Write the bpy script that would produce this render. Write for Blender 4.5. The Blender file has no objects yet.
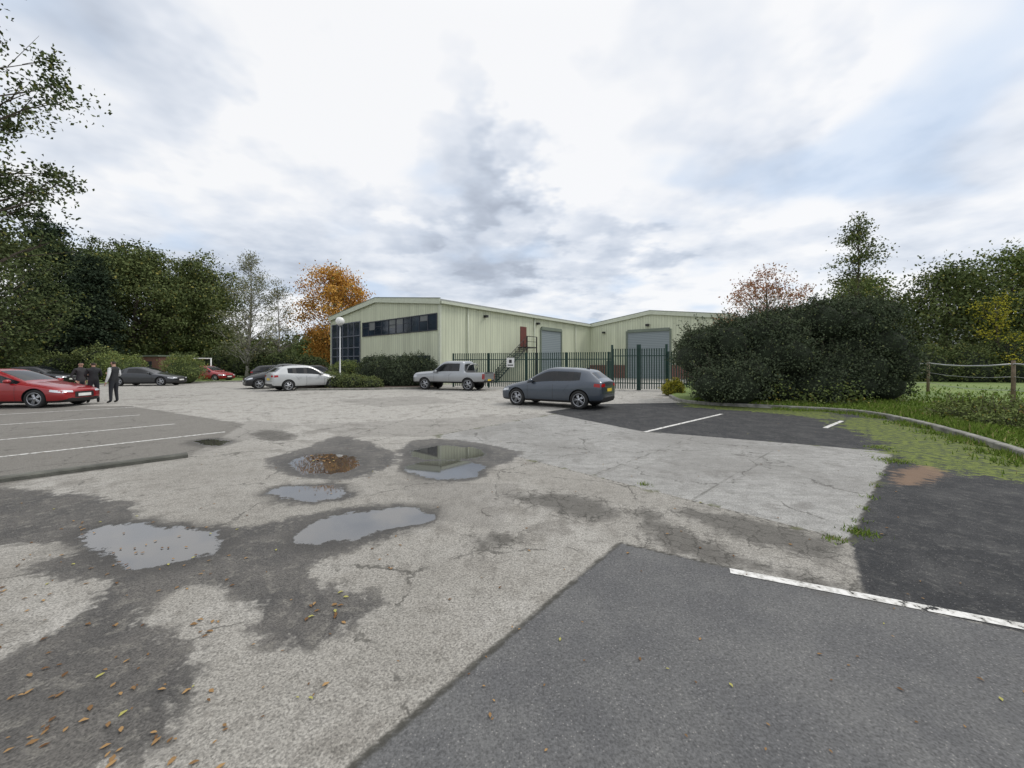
import bpy, math, random, bmesh
import numpy as np
from mathutils import Vector, Matrix, noise as mnoise
from mathutils.bvhtree import BVHTree
random.seed(5)
sc=bpy.context.scene
COL=sc.collection
H0=365.0; F=385.0; CAMZ=1.6
# ground survey: a sight line read from the level eye height (1.6 m) converted to metres on the ground
def G(px,py):
    D=F*CAMZ/(py-H0); return ((px-512)/F*D, D)

# ------------------------------------------------------------------ node helpers
def N(nt,t,ins=None,**props):
    n=nt.nodes.new(t)
    for k,v in props.items(): setattr(n,k,v)
    if ins:
        for k,v in ins.items():
            s=n.inputs[k]
            if isinstance(v,bpy.types.NodeSocket): nt.links.new(v,s)
            else: s.default_value=v
    return n
def M(nt,op,a,b=None,c=None,clamp=False):
    d={0:a}
    if b is not None: d[1]=b
    if c is not None: d[2]=c
    n=N(nt,'ShaderNodeMath',d,operation=op); n.use_clamp=clamp
    return n.outputs[0]
def c4(c): return (c[0],c[1],c[2],1.0)
def MIX(nt,f,a,b,blend='MIX'):
    n=nt.nodes.new('ShaderNodeMix'); n.data_type='RGBA'; n.blend_type=blend
    for i,v in ((0,f),(6,a),(7,b)):
        s=n.inputs[i]
        if isinstance(v,bpy.types.NodeSocket): nt.links.new(v,s)
        elif i==0: s.default_value=v
        else: s.default_value=c4(v)
    return n.outputs[2]
def MR(nt,v,a,b,c=0.0,d=1.0,smooth=True):
    n=nt.nodes.new('ShaderNodeMapRange'); n.interpolation_type='SMOOTHSTEP' if smooth else 'LINEAR'
    for i,x in enumerate((v,a,b,c,d)):
        if isinstance(x,bpy.types.NodeSocket): nt.links.new(x,n.inputs[i])
        else: n.inputs[i].default_value=x
    return n.outputs[0]
def NOISE(nt,vec,scale,detail=3,rough=.55,dist=0.0):
    return N(nt,'ShaderNodeTexNoise',{'Vector':vec,'Scale':scale,'Detail':detail,'Roughness':rough,'Distortion':dist})
def newmat(name):
    m=bpy.data.materials.new(name); m.use_nodes=True
    return m,m.node_tree,m.node_tree.nodes['Principled BSDF']
def simple(name,col,rough=.6,metal=0,var=.15,scale=3,bump=0,bscale=30,spec=.5,coat=0):
    m,nt,b=newmat(name)
    tc=N(nt,'ShaderNodeTexCoord').outputs['Object']
    n=NOISE(nt,tc,scale,2).outputs['Fac']
    f=MR(nt,n,.25,.75,1-var,1+var,False)
    v=N(nt,'ShaderNodeVectorMath',{0:col,'Scale':f},operation='SCALE').outputs[0]
    nt.links.new(v,b.inputs['Base Color'])
    b.inputs['Roughness'].default_value=rough; b.inputs['Metallic'].default_value=metal
    b.inputs['Specular IOR Level'].default_value=spec; b.inputs['Coat Weight'].default_value=coat
    if bump:
        n2=NOISE(nt,tc,bscale,3).outputs['Fac']
        bp=N(nt,'ShaderNodeBump',{'Height':n2,'Strength':bump,'Distance':.02})
        nt.links.new(bp.outputs[0],b.inputs['Normal'])
    return m
def leafmat(name,ca,cb,cc,accent=.96):
    m,nt,b=newmat(name)
    t=N(nt,'ShaderNodeAttribute',attribute_name='tint').outputs['Fac']
    c=MIX(nt,t,ca,cb)
    c=MIX(nt,M(nt,'GREATER_THAN',t,accent),c,cc)
    nt.nodes.remove(b)
    d=N(nt,'ShaderNodeBsdfDiffuse',{'Color':c})
    nt.links.new(d.outputs[0],nt.nodes['Material Output'].inputs[0])
    return m
# ------------------------------------------------------------------ object helpers
def empty(name,loc=(0,0,0),rot=0):
    e=bpy.data.objects.new(name,None); COL.objects.link(e); e.location=loc; e.rotation_euler=(0,0,rot); e.empty_display_size=.3
    return e
def addobj(name,me,parent=None,mats=()):
    for m in mats: me.materials.append(m)
    o=bpy.data.objects.new(name,me); COL.objects.link(o)
    if parent: o.parent=parent
    return o
def pyobj(name,V,Fc,mats,parent=None,smooth=False,mi=None):
    me=bpy.data.meshes.new(name); me.from_pydata([tuple(v) for v in V],[],[tuple(f) for f in Fc])
    if mi is not None:
        for p,i in zip(me.polygons,mi): p.material_index=i
    if smooth:
        for p in me.polygons: p.use_smooth=True
    me.update()
    return addobj(name,me,parent,mats if isinstance(mats,(list,tuple)) else [mats])
def cards(name,V,k,tint,mat,parent=None):
    V=np.asarray(V,dtype=np.float32).reshape(-1,3); n=len(V)//k
    me=bpy.data.meshes.new(name)
    me.vertices.add(len(V)); me.vertices.foreach_set('co',V.ravel())
    me.loops.add(len(V)); me.loops.foreach_set('vertex_index',np.arange(len(V),dtype=np.int32))
    me.polygons.add(n); me.polygons.foreach_set('loop_start',(np.arange(n)*k).astype(np.int32))
    a=me.attributes.new('tint','FLOAT','FACE'); a.data.foreach_set('value',np.asarray(tint,dtype=np.float32))
    me.update(calc_edges=True)
    return addobj(name,me,parent,[mat])
def boxes(name,L,mat,parent=None):
    V=[];Fc=[]
    for (x0,x1,y0,y1,z0,z1) in L:
        b=len(V)
        V+=[(x0,y0,z0),(x1,y0,z0),(x1,y1,z0),(x0,y1,z0),(x0,y0,z1),(x1,y0,z1),(x1,y1,z1),(x0,y1,z1)]
        Fc+=[(b,b+3,b+2,b+1),(b+4,b+5,b+6,b+7),(b,b+1,b+5,b+4),(b+1,b+2,b+6,b+5),(b+2,b+3,b+7,b+6),(b+3,b,b+4,b+7)]
    return pyobj(name,V,Fc,mat,parent)
def prism(name,prof,x0,x1,mat,parent=None):
    n=len(prof); V=[(x0,y,z) for y,z in prof]+[(x1,y,z) for y,z in prof]
    Fc=[tuple(range(n))[::-1],tuple(range(n,2*n))]+[(i,(i+1)%n,n+(i+1)%n,n+i) for i in range(n)]
    return pyobj(name,V,Fc,mat,parent)
class Tubes:
    def __init__(s): s.V=[];s.F=[]
    def add(s,pts,rad,k=6):
        b=len(s.V); pts=[Vector(p) for p in pts]
        for i,p in enumerate(pts):
            d=(pts[min(i+1,len(pts)-1)]-pts[max(i-1,0)])
            if d.length<1e-6: d=Vector((0,0,1))
            d.normalize(); a=d.orthogonal().normalized() if abs(d.z)<.9 else (Vector((1,0,0))-d*d.x).normalized()
            c=d.cross(a)
            for j in range(k):
                t=2*math.pi*j/k; s.V.append(p+(a*math.cos(t)+c*math.sin(t))*rad[i])
        for i in range(len(pts)-1):
            for j in range(k):
                s.F.append((b+i*k+j,b+i*k+(j+1)%k,b+(i+1)*k+(j+1)%k,b+(i+1)*k+j))
        s.F.append(tuple(b+j for j in range(k))[::-1]); e=b+(len(pts)-1)*k; s.F.append(tuple(e+j for j in range(k)))
    def obj(s,name,mat,parent=None): return pyobj(name,s.V,s.F,mat,parent,smooth=True)
def leafcards(rs,C,size,aspect=.55,flat=.0,var=.5):
    n=len(C); a=rs.normal(size=(n,3)); a/=np.linalg.norm(a,axis=1)[:,None]
    b=rs.normal(size=(n,3)); b[:,2]*=(1-flat); a[:,2]*=(1-flat); a/=np.linalg.norm(a,axis=1)[:,None]
    b-=a*(a*b).sum(1)[:,None]; b/=np.linalg.norm(b,axis=1)[:,None]
    s=(size*(1-var/2+var*rs.random(n)))[:,None]
    nrm=np.cross(a,b)*s*.15
    V=np.stack([C-a*s*.5,C+b*s*.5*aspect+nrm,C+a*s*.5,C-b*s*.5*aspect+nrm],axis=1)
    return V
# ------------------------------------------------------------------ WORLD
w=bpy.data.worlds.new("World"); sc.world=w; w.use_nodes=True; nt=w.node_tree
bg=nt.nodes['Background']; bg.inputs[1].default_value=.1
SUN_EL=math.radians(48); SUN_AZ=math.radians(70)   # azimuth clockwise from +Y
tc=N(nt,'ShaderNodeTexCoord').outputs['Generated']
sky=N(nt,'ShaderNodeTexSky',sky_type='NISHITA'); sky.sun_disc=False; sky.sun_elevation=SUN_EL; sky.sun_rotation=SUN_AZ
sep=N(nt,'ShaderNodeSeparateXYZ',{0:tc})
zz=M(nt,'ADD',M(nt,'MAXIMUM',sep.outputs[2],0.0),.17)
pv=N(nt,'ShaderNodeCombineXYZ',{0:M(nt,'DIVIDE',sep.outputs[0],zz),1:M(nt,'DIVIDE',sep.outputs[1],zz),2:3.7}).outputs[0]
n1=NOISE(nt,pv,.95,4,.55).outputs['Fac']
n2n=NOISE(nt,pv,2.7,4,.58); n2=n2n.outputs['Fac']
dv=N(nt,'ShaderNodeVectorMath',{0:n2n.outputs['Color'],1:(.5,.5,.5)},operation='SUBTRACT').outputs[0]
dv=N(nt,'ShaderNodeVectorMath',{0:dv,'Scale':.55},operation='SCALE').outputs[0]
dv=N(nt,'ShaderNodeVectorMath',{0:tc,1:dv},operation='ADD').outputs[0]
dv=N(nt,'ShaderNodeVectorMath',{0:dv},operation='NORMALIZE').outputs[0]
def blob(px,py,rin,rout):
    d=Vector(((px-512)/F,1,(H0-py)/F)).normalized()
    dt=N(nt,'ShaderNodeVectorMath',{0:dv,1:tuple(d)},operation='DOT_PRODUCT').outputs['Value']
    return MR(nt,dt,math.cos(math.radians(rout)),math.cos(math.radians(rin)))
v=M(nt,'ADD',.88,M(nt,'MULTIPLY',M(nt,'SUBTRACT',n1,.5),1.7))
v=M(nt,'ADD',v,M(nt,'MULTIPLY',M(nt,'SUBTRACT',n2,.5),.95))
for (px,py,a,b_,s) in ((450,165,1,9,-.28),(500,230,2,10,-.25),(610,240,1,8,-.24),(385,215,1,6,-.16),(760,110,3,13,-.14),(100,70,2,11,-.14),
                      (560,90,3,13,.2),(950,70,3,14,.10)):
    v=M(nt,'ADD',v,M(nt,'MULTIPLY',blob(px,py,a,b_),s))
hz=MR(nt,sep.outputs[2],0,.16,1,0)
v=M(nt,'ADD',M(nt,'MULTIPLY',v,M(nt,'SUBTRACT',1,M(nt,'MULTIPLY',hz,.5))),M(nt,'MULTIPLY',hz,.42))
cr=N(nt,'ShaderNodeValToRGB',{0:v}); e=cr.color_ramp.elements
e[0].position=.1; e[0].color=(.36,.40,.48,1); e[1].position=1.0; e[1].color=(.98,.985,1.0,1)
for p,c in ((.38,(.46,.51,.60,1)),(.58,(.61,.67,.77,1)),(.80,(.81,.85,.92,1))):
    q=e.new(p); q.color=c
boost=MR(nt,sep.outputs[2],.66,1.0,10.0,16.0)
cl=N(nt,'ShaderNodeVectorMath',{0:cr.outputs[0],'Scale':boost},operation='SCALE').outputs[0]
n3=NOISE(nt,N(nt,'ShaderNodeVectorMath',{0:pv,1:(7,3,1)},operation='ADD').outputs[0],1.3,3,.55).outputs['Fac']
gap=MR(nt,n3,.52,.66,0,.6)
cl=MIX(nt,gap,cl,(6.0,7.4,9.4))
out=MIX(nt,.06,cl,sky.outputs[0])
below=MR(nt,sep.outputs[2],-.02,0.0,1,0)
out=MIX(nt,below,out,(2.2,2.2,2.0))
nt.links.new(out,bg.inputs[0])
try: w.cycles.sampling_method='MANUAL'; w.cycles.sample_map_resolution=256
except Exception: pass
sl=bpy.data.lights.new('sun','SUN'); sl.energy=1.45; sl.angle=math.radians(18); sl.color=(1,.96,.9)
so=bpy.data.objects.new('sun',sl); COL.objects.link(so)
sd=Vector((math.sin(SUN_AZ)*math.cos(SUN_EL),math.cos(SUN_AZ)*math.cos(SUN_EL),math.sin(SUN_EL)))
so.rotation_euler=sd.to_track_quat('Z','Y').to_euler(); so.location=(20,-5,30)
sc.view_settings.view_transform='Standard'; sc.view_settings.look='None'; sc.view_settings.exposure=0
cam=bpy.data.cameras.new('camera'); co=bpy.data.objects.new('camera',cam); COL.objects.link(co)
co.location=(0,0,CAMZ); co.rotation_euler=(math.radians(90),0,0)
cam.sensor_width=36; cam.lens=F/1024*36; cam.shift_y=-19/1024; cam.clip_end=5000; cam.clip_start=.05
sc.camera=co
# ------------------------------------------------------------------ MATERIALS
m_black=simple('black_plastic',(.015,.015,.016),.5,var=.1)
m_rubber=simple('tyre_rubber',(.02,.02,.02),.85)
m_alloy=simple('alloy_wheel',(.45,.46,.48),.3,.8)
m_glass=simple('car_glass',(.008,.010,.012),.05,0,spec=.5)
m_red=simple('lamp_red',(.35,.01,.01),.15); m_clear=simple('lamp_clear',(.7,.72,.75),.1,.3)
m_yplate=simple('plate_yellow',(.75,.55,.05),.5); m_wplate=simple('plate_white',(.75,.75,.72),.5)
m_kerb=simple('kerb_concrete',(.22,.215,.19),.85,var=.5,scale=5,bump=.4,bscale=60)
m_kerbd=simple('kerb_mossy',(.10,.10,.085),.9,var=.5,scale=4,bump=.5,bscale=50)
m_galv=simple('galvanised_steel',(.4,.41,.42),.45,.6)
m_green=simple('fence_green_paint',(.012,.045,.035),.45,var=.25)
m_wood=simple('weathered_wood',(.16,.12,.08),.85,var=.35,scale=8,bump=.4)
m_bark=simple('bark',(.08,.065,.05),.9,var=.4,scale=6)
m_birchbark=simple('birch_bark',(.32,.3,.27),.8,var=.5,scale=5)
def brickmat():
    m,nt,b=newmat('red_brick'); tc=N(nt,'ShaderNodeTexCoord').outputs['Object']
    s=N(nt,'ShaderNodeSeparateXYZ',{0:tc}); v=N(nt,'ShaderNodeCombineXYZ',{0:M(nt,'ADD',s.outputs[0],s.outputs[1]),1:s.outputs[2]}).outputs[0]
    br=N(nt,'ShaderNodeTexBrick',{'Vector':v,'Color1':(.22,.07,.045,1),'Color2':(.15,.05,.035,1),'Mortar':(.25,.22,.2,1),'Scale':1.0,'Mortar Size':.008,'Brick Width':.23,'Row Height':.075})
    nt.links.new(br.outputs[0],b.inputs[0]); b.inputs['Roughness'].default_value=.9; return m
m_brick=brickmat()
def clad(name,col,freq=3.2):
    m,nt,b=newmat(name); tc=N(nt,'ShaderNodeTexCoord').outputs['Object']
    s=N(nt,'ShaderNodeSeparateXYZ',{0:tc}); u=M(nt,'ADD',s.outputs[0],s.outputs[1])
    fr=M(nt,'FRACT',M(nt,'MULTIPLY',u,freq))
    tri=M(nt,'ABSOLUTE',M(nt,'SUBTRACT',fr,.5))
    rib=MR(nt,tri,.22,.34)
    streak=NOISE(nt,N(nt,'ShaderNodeVectorMath',{0:tc,1:(1.2,1.2,.12)},operation='MULTIPLY').outputs[0],1.5,4).outputs['Fac']
    pan=N(nt,'ShaderNodeTexWhiteNoise',{'W':M(nt,'FLOOR',u)},noise_dimensions='1D').outputs[0]
    f=M(nt,'ADD',MR(nt,streak,.3,.7,.86,1.08,False),MR(nt,pan,0,1,-.03,.03,False))
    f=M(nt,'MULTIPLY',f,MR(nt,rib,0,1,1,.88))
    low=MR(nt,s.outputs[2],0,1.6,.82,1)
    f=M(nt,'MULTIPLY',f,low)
    c=N(nt,'ShaderNodeVectorMath',{0:col,'Scale':f},operation='SCALE').outputs[0]
    nt.links.new(c,b.inputs[0]); b.inputs['Roughness'].default_value=.5
    bp=N(nt,'ShaderNodeBump',{'Height':rib,'Strength':.6,'Distance':.03}); nt.links.new(bp.outputs[0],b.inputs['Normal'])
    return m
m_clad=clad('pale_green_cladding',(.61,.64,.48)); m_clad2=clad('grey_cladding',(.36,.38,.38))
m_roof=simple('roof_sheet',(.3,.31,.29),.6); m_fascia=simple('fascia_trim',(.54,.57,.46),.5,var=.08)
m_fdark=simple('gutter_trim',(.16,.19,.15),.5)
m_wglass=simple('window_glass',(.02,.03,.045),.08,spec=.6,var=.5,scale=.6)
m_frame=simple('window_frame',(.03,.035,.05),.4)
m_white=simple('white_paint',(.75,.75,.73),.5,var=.06)
def shutter():
    m,nt,b=newmat('roller_shutter'); tc=N(nt,'ShaderNodeTexCoord').outputs['Object']
    s=N(nt,'ShaderNodeSeparateXYZ',{0:tc}); fr=M(nt,'ABSOLUTE',M(nt,'SUBTRACT',M(nt,'FRACT',M(nt,'MULTIPLY',s.outputs[2],5)),.5))
    c=MIX(nt,MR(nt,fr,.1,.4),(.20,.235,.25),(.27,.31,.33)); nt.links.new(c,b.inputs[0]); b.inputs['Roughness'].default_value=.45; return m
m_shut=shutter()
def grassmat(name='grass_ground'):
    m,nt,b=newmat(name); tc=N(nt,'ShaderNodeTexCoord').outputs['Object']
    n=NOISE(nt,tc,.35,4,.6).outputs['Fac']; n2=NOISE(nt,tc,14,3,.7).outputs['Fac']
    c=MIX(nt,MR(nt,n,.35,.65),(.12,.18,.035),(.20,.26,.06)); c=MIX(nt,MR(nt,n2,.35,.7),c,(.08,.13,.03))
    nt.links.new(c,b.inputs[0]); b.inputs['Roughness'].default_value=.9
    return m
m_grass=grassmat()
# ------------------------------------------------------------------ GROUND
pyobj('ground',[(-1500,-1500,-.03),(1500,-1500,-.03),(1500,1500,-.03),(-1500,1500,-.03)],[(0,1,2,3)],m_grass)
def sdf(P,poly):
    poly=np.array(poly,float); n=len(poly); d=np.full(len(P),1e9); ins=np.zeros(len(P),bool)
    for i in range(n):
        a=poly[i]; b=poly[(i+1)%n]; e=b-a; wv=P-a
        t=np.clip((wv@e)/max(e@e,1e-9),0,1); q=wv-t[:,None]*e; d=np.minimum(d,(q**2).sum(1))
        c=((a[1]>P[:,1])!=(b[1]>P[:,1]))
        if b[1]!=a[1]: ins^= c & (P[:,0] < (b[0]-a[0])*(P[:,1]-a[1])/(b[1]-a[1])+a[0])
    d=np.sqrt(d); return np.where(ins,d,-d)
def usdf(P,polys):
    r=np.full(len(P),-1e3)
    for p in polys: r=np.maximum(r,sdf(P,p))
    return r
def px(*l): return [G(*q) for q in l]
def smoothpoly(poly,it=2):   # corner cutting: puddles and worn patches have rounded outlines
    p=[np.array(q,float) for q in poly]
    for _ in range(it):
        r=[]
        for i in range(len(p)):
            a,b=p[i],p[(i+1)%len(p)]; r+=[a*.75+b*.25,a*.25+b*.75]
        p=r
    return p
def lsdf(P,segs):
    r=np.full(len(P),1e3)
    for a,b in segs:
        a=np.array(a);b=np.array(b);e=b-a;wv=P-a;t=np.clip((wv@e)/(e@e),0,1);q=wv-t[:,None]*e; r=np.minimum(r,np.sqrt((q**2).sum(1)))
    return r
ys=np.concatenate([np.linspace(-10,.9,14),np.geomspace(1.0,62,330)])
u=np.linspace(-1,1,440); xs=70/math.sinh(4)*np.sinh(4*u)
XX,YY=np.meshgrid(xs,ys); P=np.stack([XX.ravel(),YY.ravel()],1)
ny,nx=XX.shape
V=np.zeros((nx*ny,3),np.float32); V[:,:2]=P
idx=np.arange(nx*ny).reshape(ny,nx)
Q=np.stack([idx[:-1,:-1],idx[:-1,1:],idx[1:,1:],idx[1:,:-1]],-1).reshape(-1,4)
me=bpy.data.meshes.new('car_park'); me.vertices.add(len(V)); me.vertices.foreach_set('co',V.ravel())
me.loops.add(Q.size); me.loops.foreach_set('vertex_index',Q.ravel().astype(np.int32)); me.polygons.add(len(Q)); me.polygons.foreach_set('loop_start',(np.arange(len(Q))*4).astype(np.int32))
me.update(calc_edges=True)
A=dict(
 newt=[px((620,543),(865,598),(1100,650))+[(9,-6),(-3.5,-6),G(350,768)]],
 slab=[px((435,436),(560,413),(640,431),(893,452),(850,540))],
 blk=[px((893,452),(885,440),(860,420))+[(13,13.5),(12.6,9),(10.5,6),(8.5,3),(6,0),G(1100,650)]+px((865,598),(850,540)), px((545,412),(600,404),(720,402),(830,405),(890,425),(893,452),(640,431))],
 left=[px((-300,408),(130,406),(245,424),(187,457),(-400,545))],
 rep=[px((300,425),(560,413),(435,436),(345,437)),px((330,400),(420,396),(470,402),(380,407)),px((187,457),(300,425),(250,420),(210,434)),px((390,480),(520,484),(500,530),(440,520))],
 wet=[px((-60,486),(60,491),(110,498),(142,505),(135,520),(165,522),(230,528),(270,522),(330,509),(380,503),(442,510),(430,525),(380,541),(330,553),(300,575),(330,590),(388,597),(380,610),(345,635),(300,655),(262,645),(240,602),(205,582),(165,590),(143,605),(150,622),(195,650),(218,680),(180,720),(150,775),(-300,775),(-60,690),(40,640),(90,600),(105,577),(60,582),(25,572),(45,560),(90,550),(60,540),(-60,550)),
      px((256,460),(310,448),(335,434),(378,444),(406,460),(370,476),(330,482),(286,475)),
      px((396,447),(430,436),(522,449),(516,463),(484,466),(491,475),(462,483),(423,480),(400,468)),
      px((258,493),(290,484),(335,483),(360,491),(347,503),(290,504))],
 stain=[px((503,495),(560,492),(600,500),(624,514),(600,521),(560,513),(530,503)),px((468,541),(488,532),(514,532),(507,546),(480,549)),
        px((670,508),(720,512),(800,530),(845,545),(830,560),(760,545),(700,525)),px((250,432),(275,429),(303,436),(285,442),(262,440)),px((640,500),(700,545),(860,590),(865,600),(640,548))],
 pud=[px((80,531),(120,522),(175,526),(218,534),(228,548),(190,562),(150,568),(110,560),(84,547)),
      px((296,538),(320,521),(360,509),(410,506),(438,514),(420,526),(370,535),(330,545),(298,548)),
      px((262,492),(290,486),(330,485),(356,492),(340,500),(290,501)),px((285,461),(320,452),(352,455),(363,466),(330,475),(298,472)),
      px((409,450),(440,445),(486,448),(483,458),(445,461),(415,459)),px((404,468),(430,459),(470,461),(488,470),(460,480),(422,479)),px((187,442),(212,438),(235,442),(212,447))],
 moss=[px((832,422),(870,417),(960,438),(1200,488),(1200,524),(1024,482),(960,471),(893,460),(880,440)),px((680,402),(720,404),(830,412),(840,420),(760,412),(690,407))],
 dirt=[px((893,470),(925,465),(943,473),(925,484),(897,486))],
)
P=P.astype(float)
vals={k:usdf(P,[smoothpoly(q) for q in v_] if k in ('wet','stain','pud','dirt') else v_) for k,v_ in A.items()}
segs=[(G(435,436),G(850,541)),(G(640,431),G(893,452)),(G(893,452),G(850,541)),(G(620,543),G(350,768)),(G(620,543),G(865,598)),
      (G(300,425),G(560,413)),(G(190,412),G(330,400)),(G(187,457),G(300,425)),(G(360,395),G(300,425)),(G(560,413),G(435,436)),(G(470,402),G(345,437)),(G(345,437),G(435,436))]
vals['joint']=lsdf(P,segs)
def lp_(a,b,t): return (a[0]*(1-t)+b[0]*t,a[1]*(1-t)+b[1]*t)
cA,cB,cC,cD=G(435,436),G(850,541),G(893,452),G(560,413)
s2=[(lp_(cA,cB,t),lp_(cD,cC,t)) for t in (.2,.4,.6,.8)]+[(lp_(cA,cD,t),lp_(cB,cC,t)) for t in (.33,.66)]
vals['bayjoint']=lsdf(P,s2)
for k,a in vals.items():
    at=me.attributes.new(k,'FLOAT','POINT'); at.data.foreach_set('value',a.astype(np.float32))
m,nt,b=newmat('worn_car_park'); tc=N(nt,'ShaderNodeTexCoord').outputs['Object']
def AT(n): return N(nt,'ShaderNodeAttribute',attribute_name=n).outputs['Fac']
nbn=NOISE(nt,tc,2.2,5,.64); nb=nbn.outputs['Fac']; nm=NOISE(nt,tc,9,4,.68).outputs['Fac']; nf=NOISE(nt,tc,75,1,.7).outputs['Fac']; nl=NOISE(nt,tc,.38,5,.66).outputs['Fac']
agg=N(nt,'ShaderNodeTexVoronoi',{'Vector':tc,'Scale':105.0}); aggc=N(nt,'ShaderNodeSeparateXYZ',{0:agg.outputs['Color']}).outputs[0]
agd=agg.outputs['Distance']
nbc=M(nt,'SUBTRACT',nb,.5); nmc=M(nt,'SUBTRACT',nm,.5)
def mask(a,ampb,ampm,edge,ampf=0):
    s=M(nt,'ADD',AT(a),M(nt,'ADD',M(nt,'MULTIPLY',nbc,ampb),M(nt,'MULTIPLY',nmc,ampm)))
    if ampf: s=M(nt,'ADD',s,M(nt,'MULTIPLY',M(nt,'SUBTRACT',nf,.5),ampf))
    return MR(nt,s,-edge,edge)
fine=M(nt,'ADD',MR(nt,nf,.3,.7,-.5,.5,False),M(nt,'MULTIPLY',M(nt,'SUBTRACT',aggc,.5),.9))  # ~-1..1
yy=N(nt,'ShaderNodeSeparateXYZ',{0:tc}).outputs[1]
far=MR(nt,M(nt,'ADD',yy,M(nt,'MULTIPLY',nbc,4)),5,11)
c=MIX(nt,MR(nt,nl,.38,.62),(.235,.222,.196),(.335,.32,.29))
c=MIX(nt,MR(nt,nb,.38,.62),c,(.28,.265,.236))
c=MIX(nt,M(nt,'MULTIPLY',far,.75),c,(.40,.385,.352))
damp=M(nt,'MULTIPLY',MR(nt,nl,.50,.62,0,.55),MR(nt,nb,.40,.56))
c=MIX(nt,damp,c,(.165,.155,.137))
c=MIX(nt,MR(nt,nb,.545,.60,0,.42),c,(.175,.163,.143))
c=MIX(nt,MR(nt,nm,.48,.72,0,.65),c,(.155,.144,.125))
c=MIX(nt,MR(nt,AT('rep'),-.05,.05,0,.42),c,(.18,.17,.153))
left=mask('left',.25,.1,.06); c=MIX(nt,M(nt,'MULTIPLY',left,.8),c,(.145,.136,.12))
nsl=NOISE(nt,N(nt,'ShaderNodeVectorMath',{0:tc,1:(1.0,2.0,1)},operation='MULTIPLY').outputs[0],3.4,4,.68).outputs['Fac']
sc_=MIX(nt,MR(nt,nsl,.3,.7),(.245,.241,.227),(.335,.329,.311)); sc_=MIX(nt,MR(nt,nl,.42,.6,0,.65),sc_,(.20,.194,.18))
sc_=MIX(nt,MR(nt,nm,.5,.75,0,.6),sc_,(.15,.145,.13)); sc_=MIX(nt,MR(nt,nb,.56,.64,0,.5),sc_,(.16,.153,.14))
bj=MR(nt,M(nt,'ADD',AT('bayjoint'),M(nt,'MULTIPLY',nmc,.03)),.006,.028,1,0); sc_=MIX(nt,M(nt,'MULTIPLY',bj,MR(nt,nb,.4,.55,.15,.6)),sc_,(.08,.077,.066))
slab=mask('slab',.02,.02,.012); c=MIX(nt,slab,c,sc_)
newt=mask('newt',.015,.04,.012,.03); cn=MIX(nt,MR(nt,nb,.35,.65),(.102,.102,.103),(.132,.131,.128)); cn=MIX(nt,MR(nt,nl,.4,.65,0,.5),cn,(.088,.088,.089)); cn=MIX(nt,MR(nt,nm,.55,.75,0,.4),cn,(.17,.168,.16)); c=MIX(nt,newt,c,cn)
blk=mask('blk',.12,.10,.02,.04); cb=MIX(nt,MR(nt,nb,.4,.7),(.024,.025,.027),(.05,.05,.05)); cb=MIX(nt,MR(nt,nm,.50,.72,0,.6),cb,(.11,.107,.10)); c=MIX(nt,blk,c,cb)
sp=MR(nt,fine,-1,1,.42,1.58,False); spl=MR(nt,fine,-1,1,.55,1.45,False)
spm=N(nt,'ShaderNodeMix',{0:M(nt,'MAXIMUM',slab,newt),2:sp,3:spl}).outputs[0]
c=N(nt,'ShaderNodeVectorMath',{0:c,'Scale':spm},operation='SCALE').outputs[0]
fleck=M(nt,'MULTIPLY',M(nt,'GREATER_THAN',aggc,.93),M(nt,'LESS_THAN',agd,.33))
c=MIX(nt,M(nt,'MULTIPLY',fleck,.4),c,(.38,.36,.33))
stain=mask('stain',.5,.4,.12,.1); c=MIX(nt,M(nt,'MULTIPLY',stain,.75),c,(.075,.07,.062))
wv=N(nt,'ShaderNodeVectorMath',{0:N(nt,'ShaderNodeVectorMath',{0:nbn.outputs['Color'],'Scale':.5},operation='SCALE').outputs[0],1:tc},operation='ADD').outputs[0]
cr1=N(nt,'ShaderNodeTexVoronoi',{'Vector':wv,'Scale':.5},feature='DISTANCE_TO_EDGE').outputs['Distance']
cr2=N(nt,'ShaderNodeTexVoronoi',{'Vector':wv,'Scale':5.5},feature='DISTANCE_TO_EDGE').outputs['Distance']
k1=MR(nt,cr1,.002,.009,1,0); k1=M(nt,'MULTIPLY',k1,MR(nt,nb,.42,.52,0,.9))
zone=M(nt,'MULTIPLY',MR(nt,AT('stain'),-.4,.05),MR(nt,nb,.38,.52,0,1))
k2=M(nt,'MULTIPLY',MR(nt,cr2,.01,.06,1,0),zone)
crk=M(nt,'MULTIPLY',M(nt,'MAXIMUM',k1,k2),M(nt,'SUBTRACT',1,M(nt,'MAXIMUM',newt,blk)),clamp=True)
c=MIX(nt,M(nt,'MULTIPLY',crk,.75),c,(.05,.047,.04))
jn=M(nt,'ADD',AT('joint'),M(nt,'MULTIPLY',nmc,.04)); jm=MR(nt,jn,.008,.032,1,0)
c=MIX(nt,M(nt,'MULTIPLY',jm,MR(nt,nb,.35,.5,.45,.88)),c,(.045,.043,.035))
jgreen=M(nt,'MULTIPLY',MR(nt,jn,.0,.12,1,0),MR(nt,nb,.55,.62,0,.7)); jgreen=M(nt,'MULTIPLY',jgreen,M(nt,'GREATER_THAN',AT('slab'),-.2)); c=MIX(nt,jgreen,c,(.09,.1,.03))
moss=M(nt,'MULTIPLY',mask('moss',2.2,1.6,.15,.3),MR(nt,nm,.34,.52,.25,1)); mc=MIX(nt,MR(nt,nm,.35,.65),(.05,.075,.014),(.14,.17,.03)); mc=N(nt,'ShaderNodeVectorMath',{0:mc,'Scale':spl},operation='SCALE').outputs[0]; c=MIX(nt,moss,c,mc)
dirt=mask('dirt',.7,.6,.1,.1); c=MIX(nt,M(nt,'MULTIPLY',dirt,.75),c,(.21,.135,.085))
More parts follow.
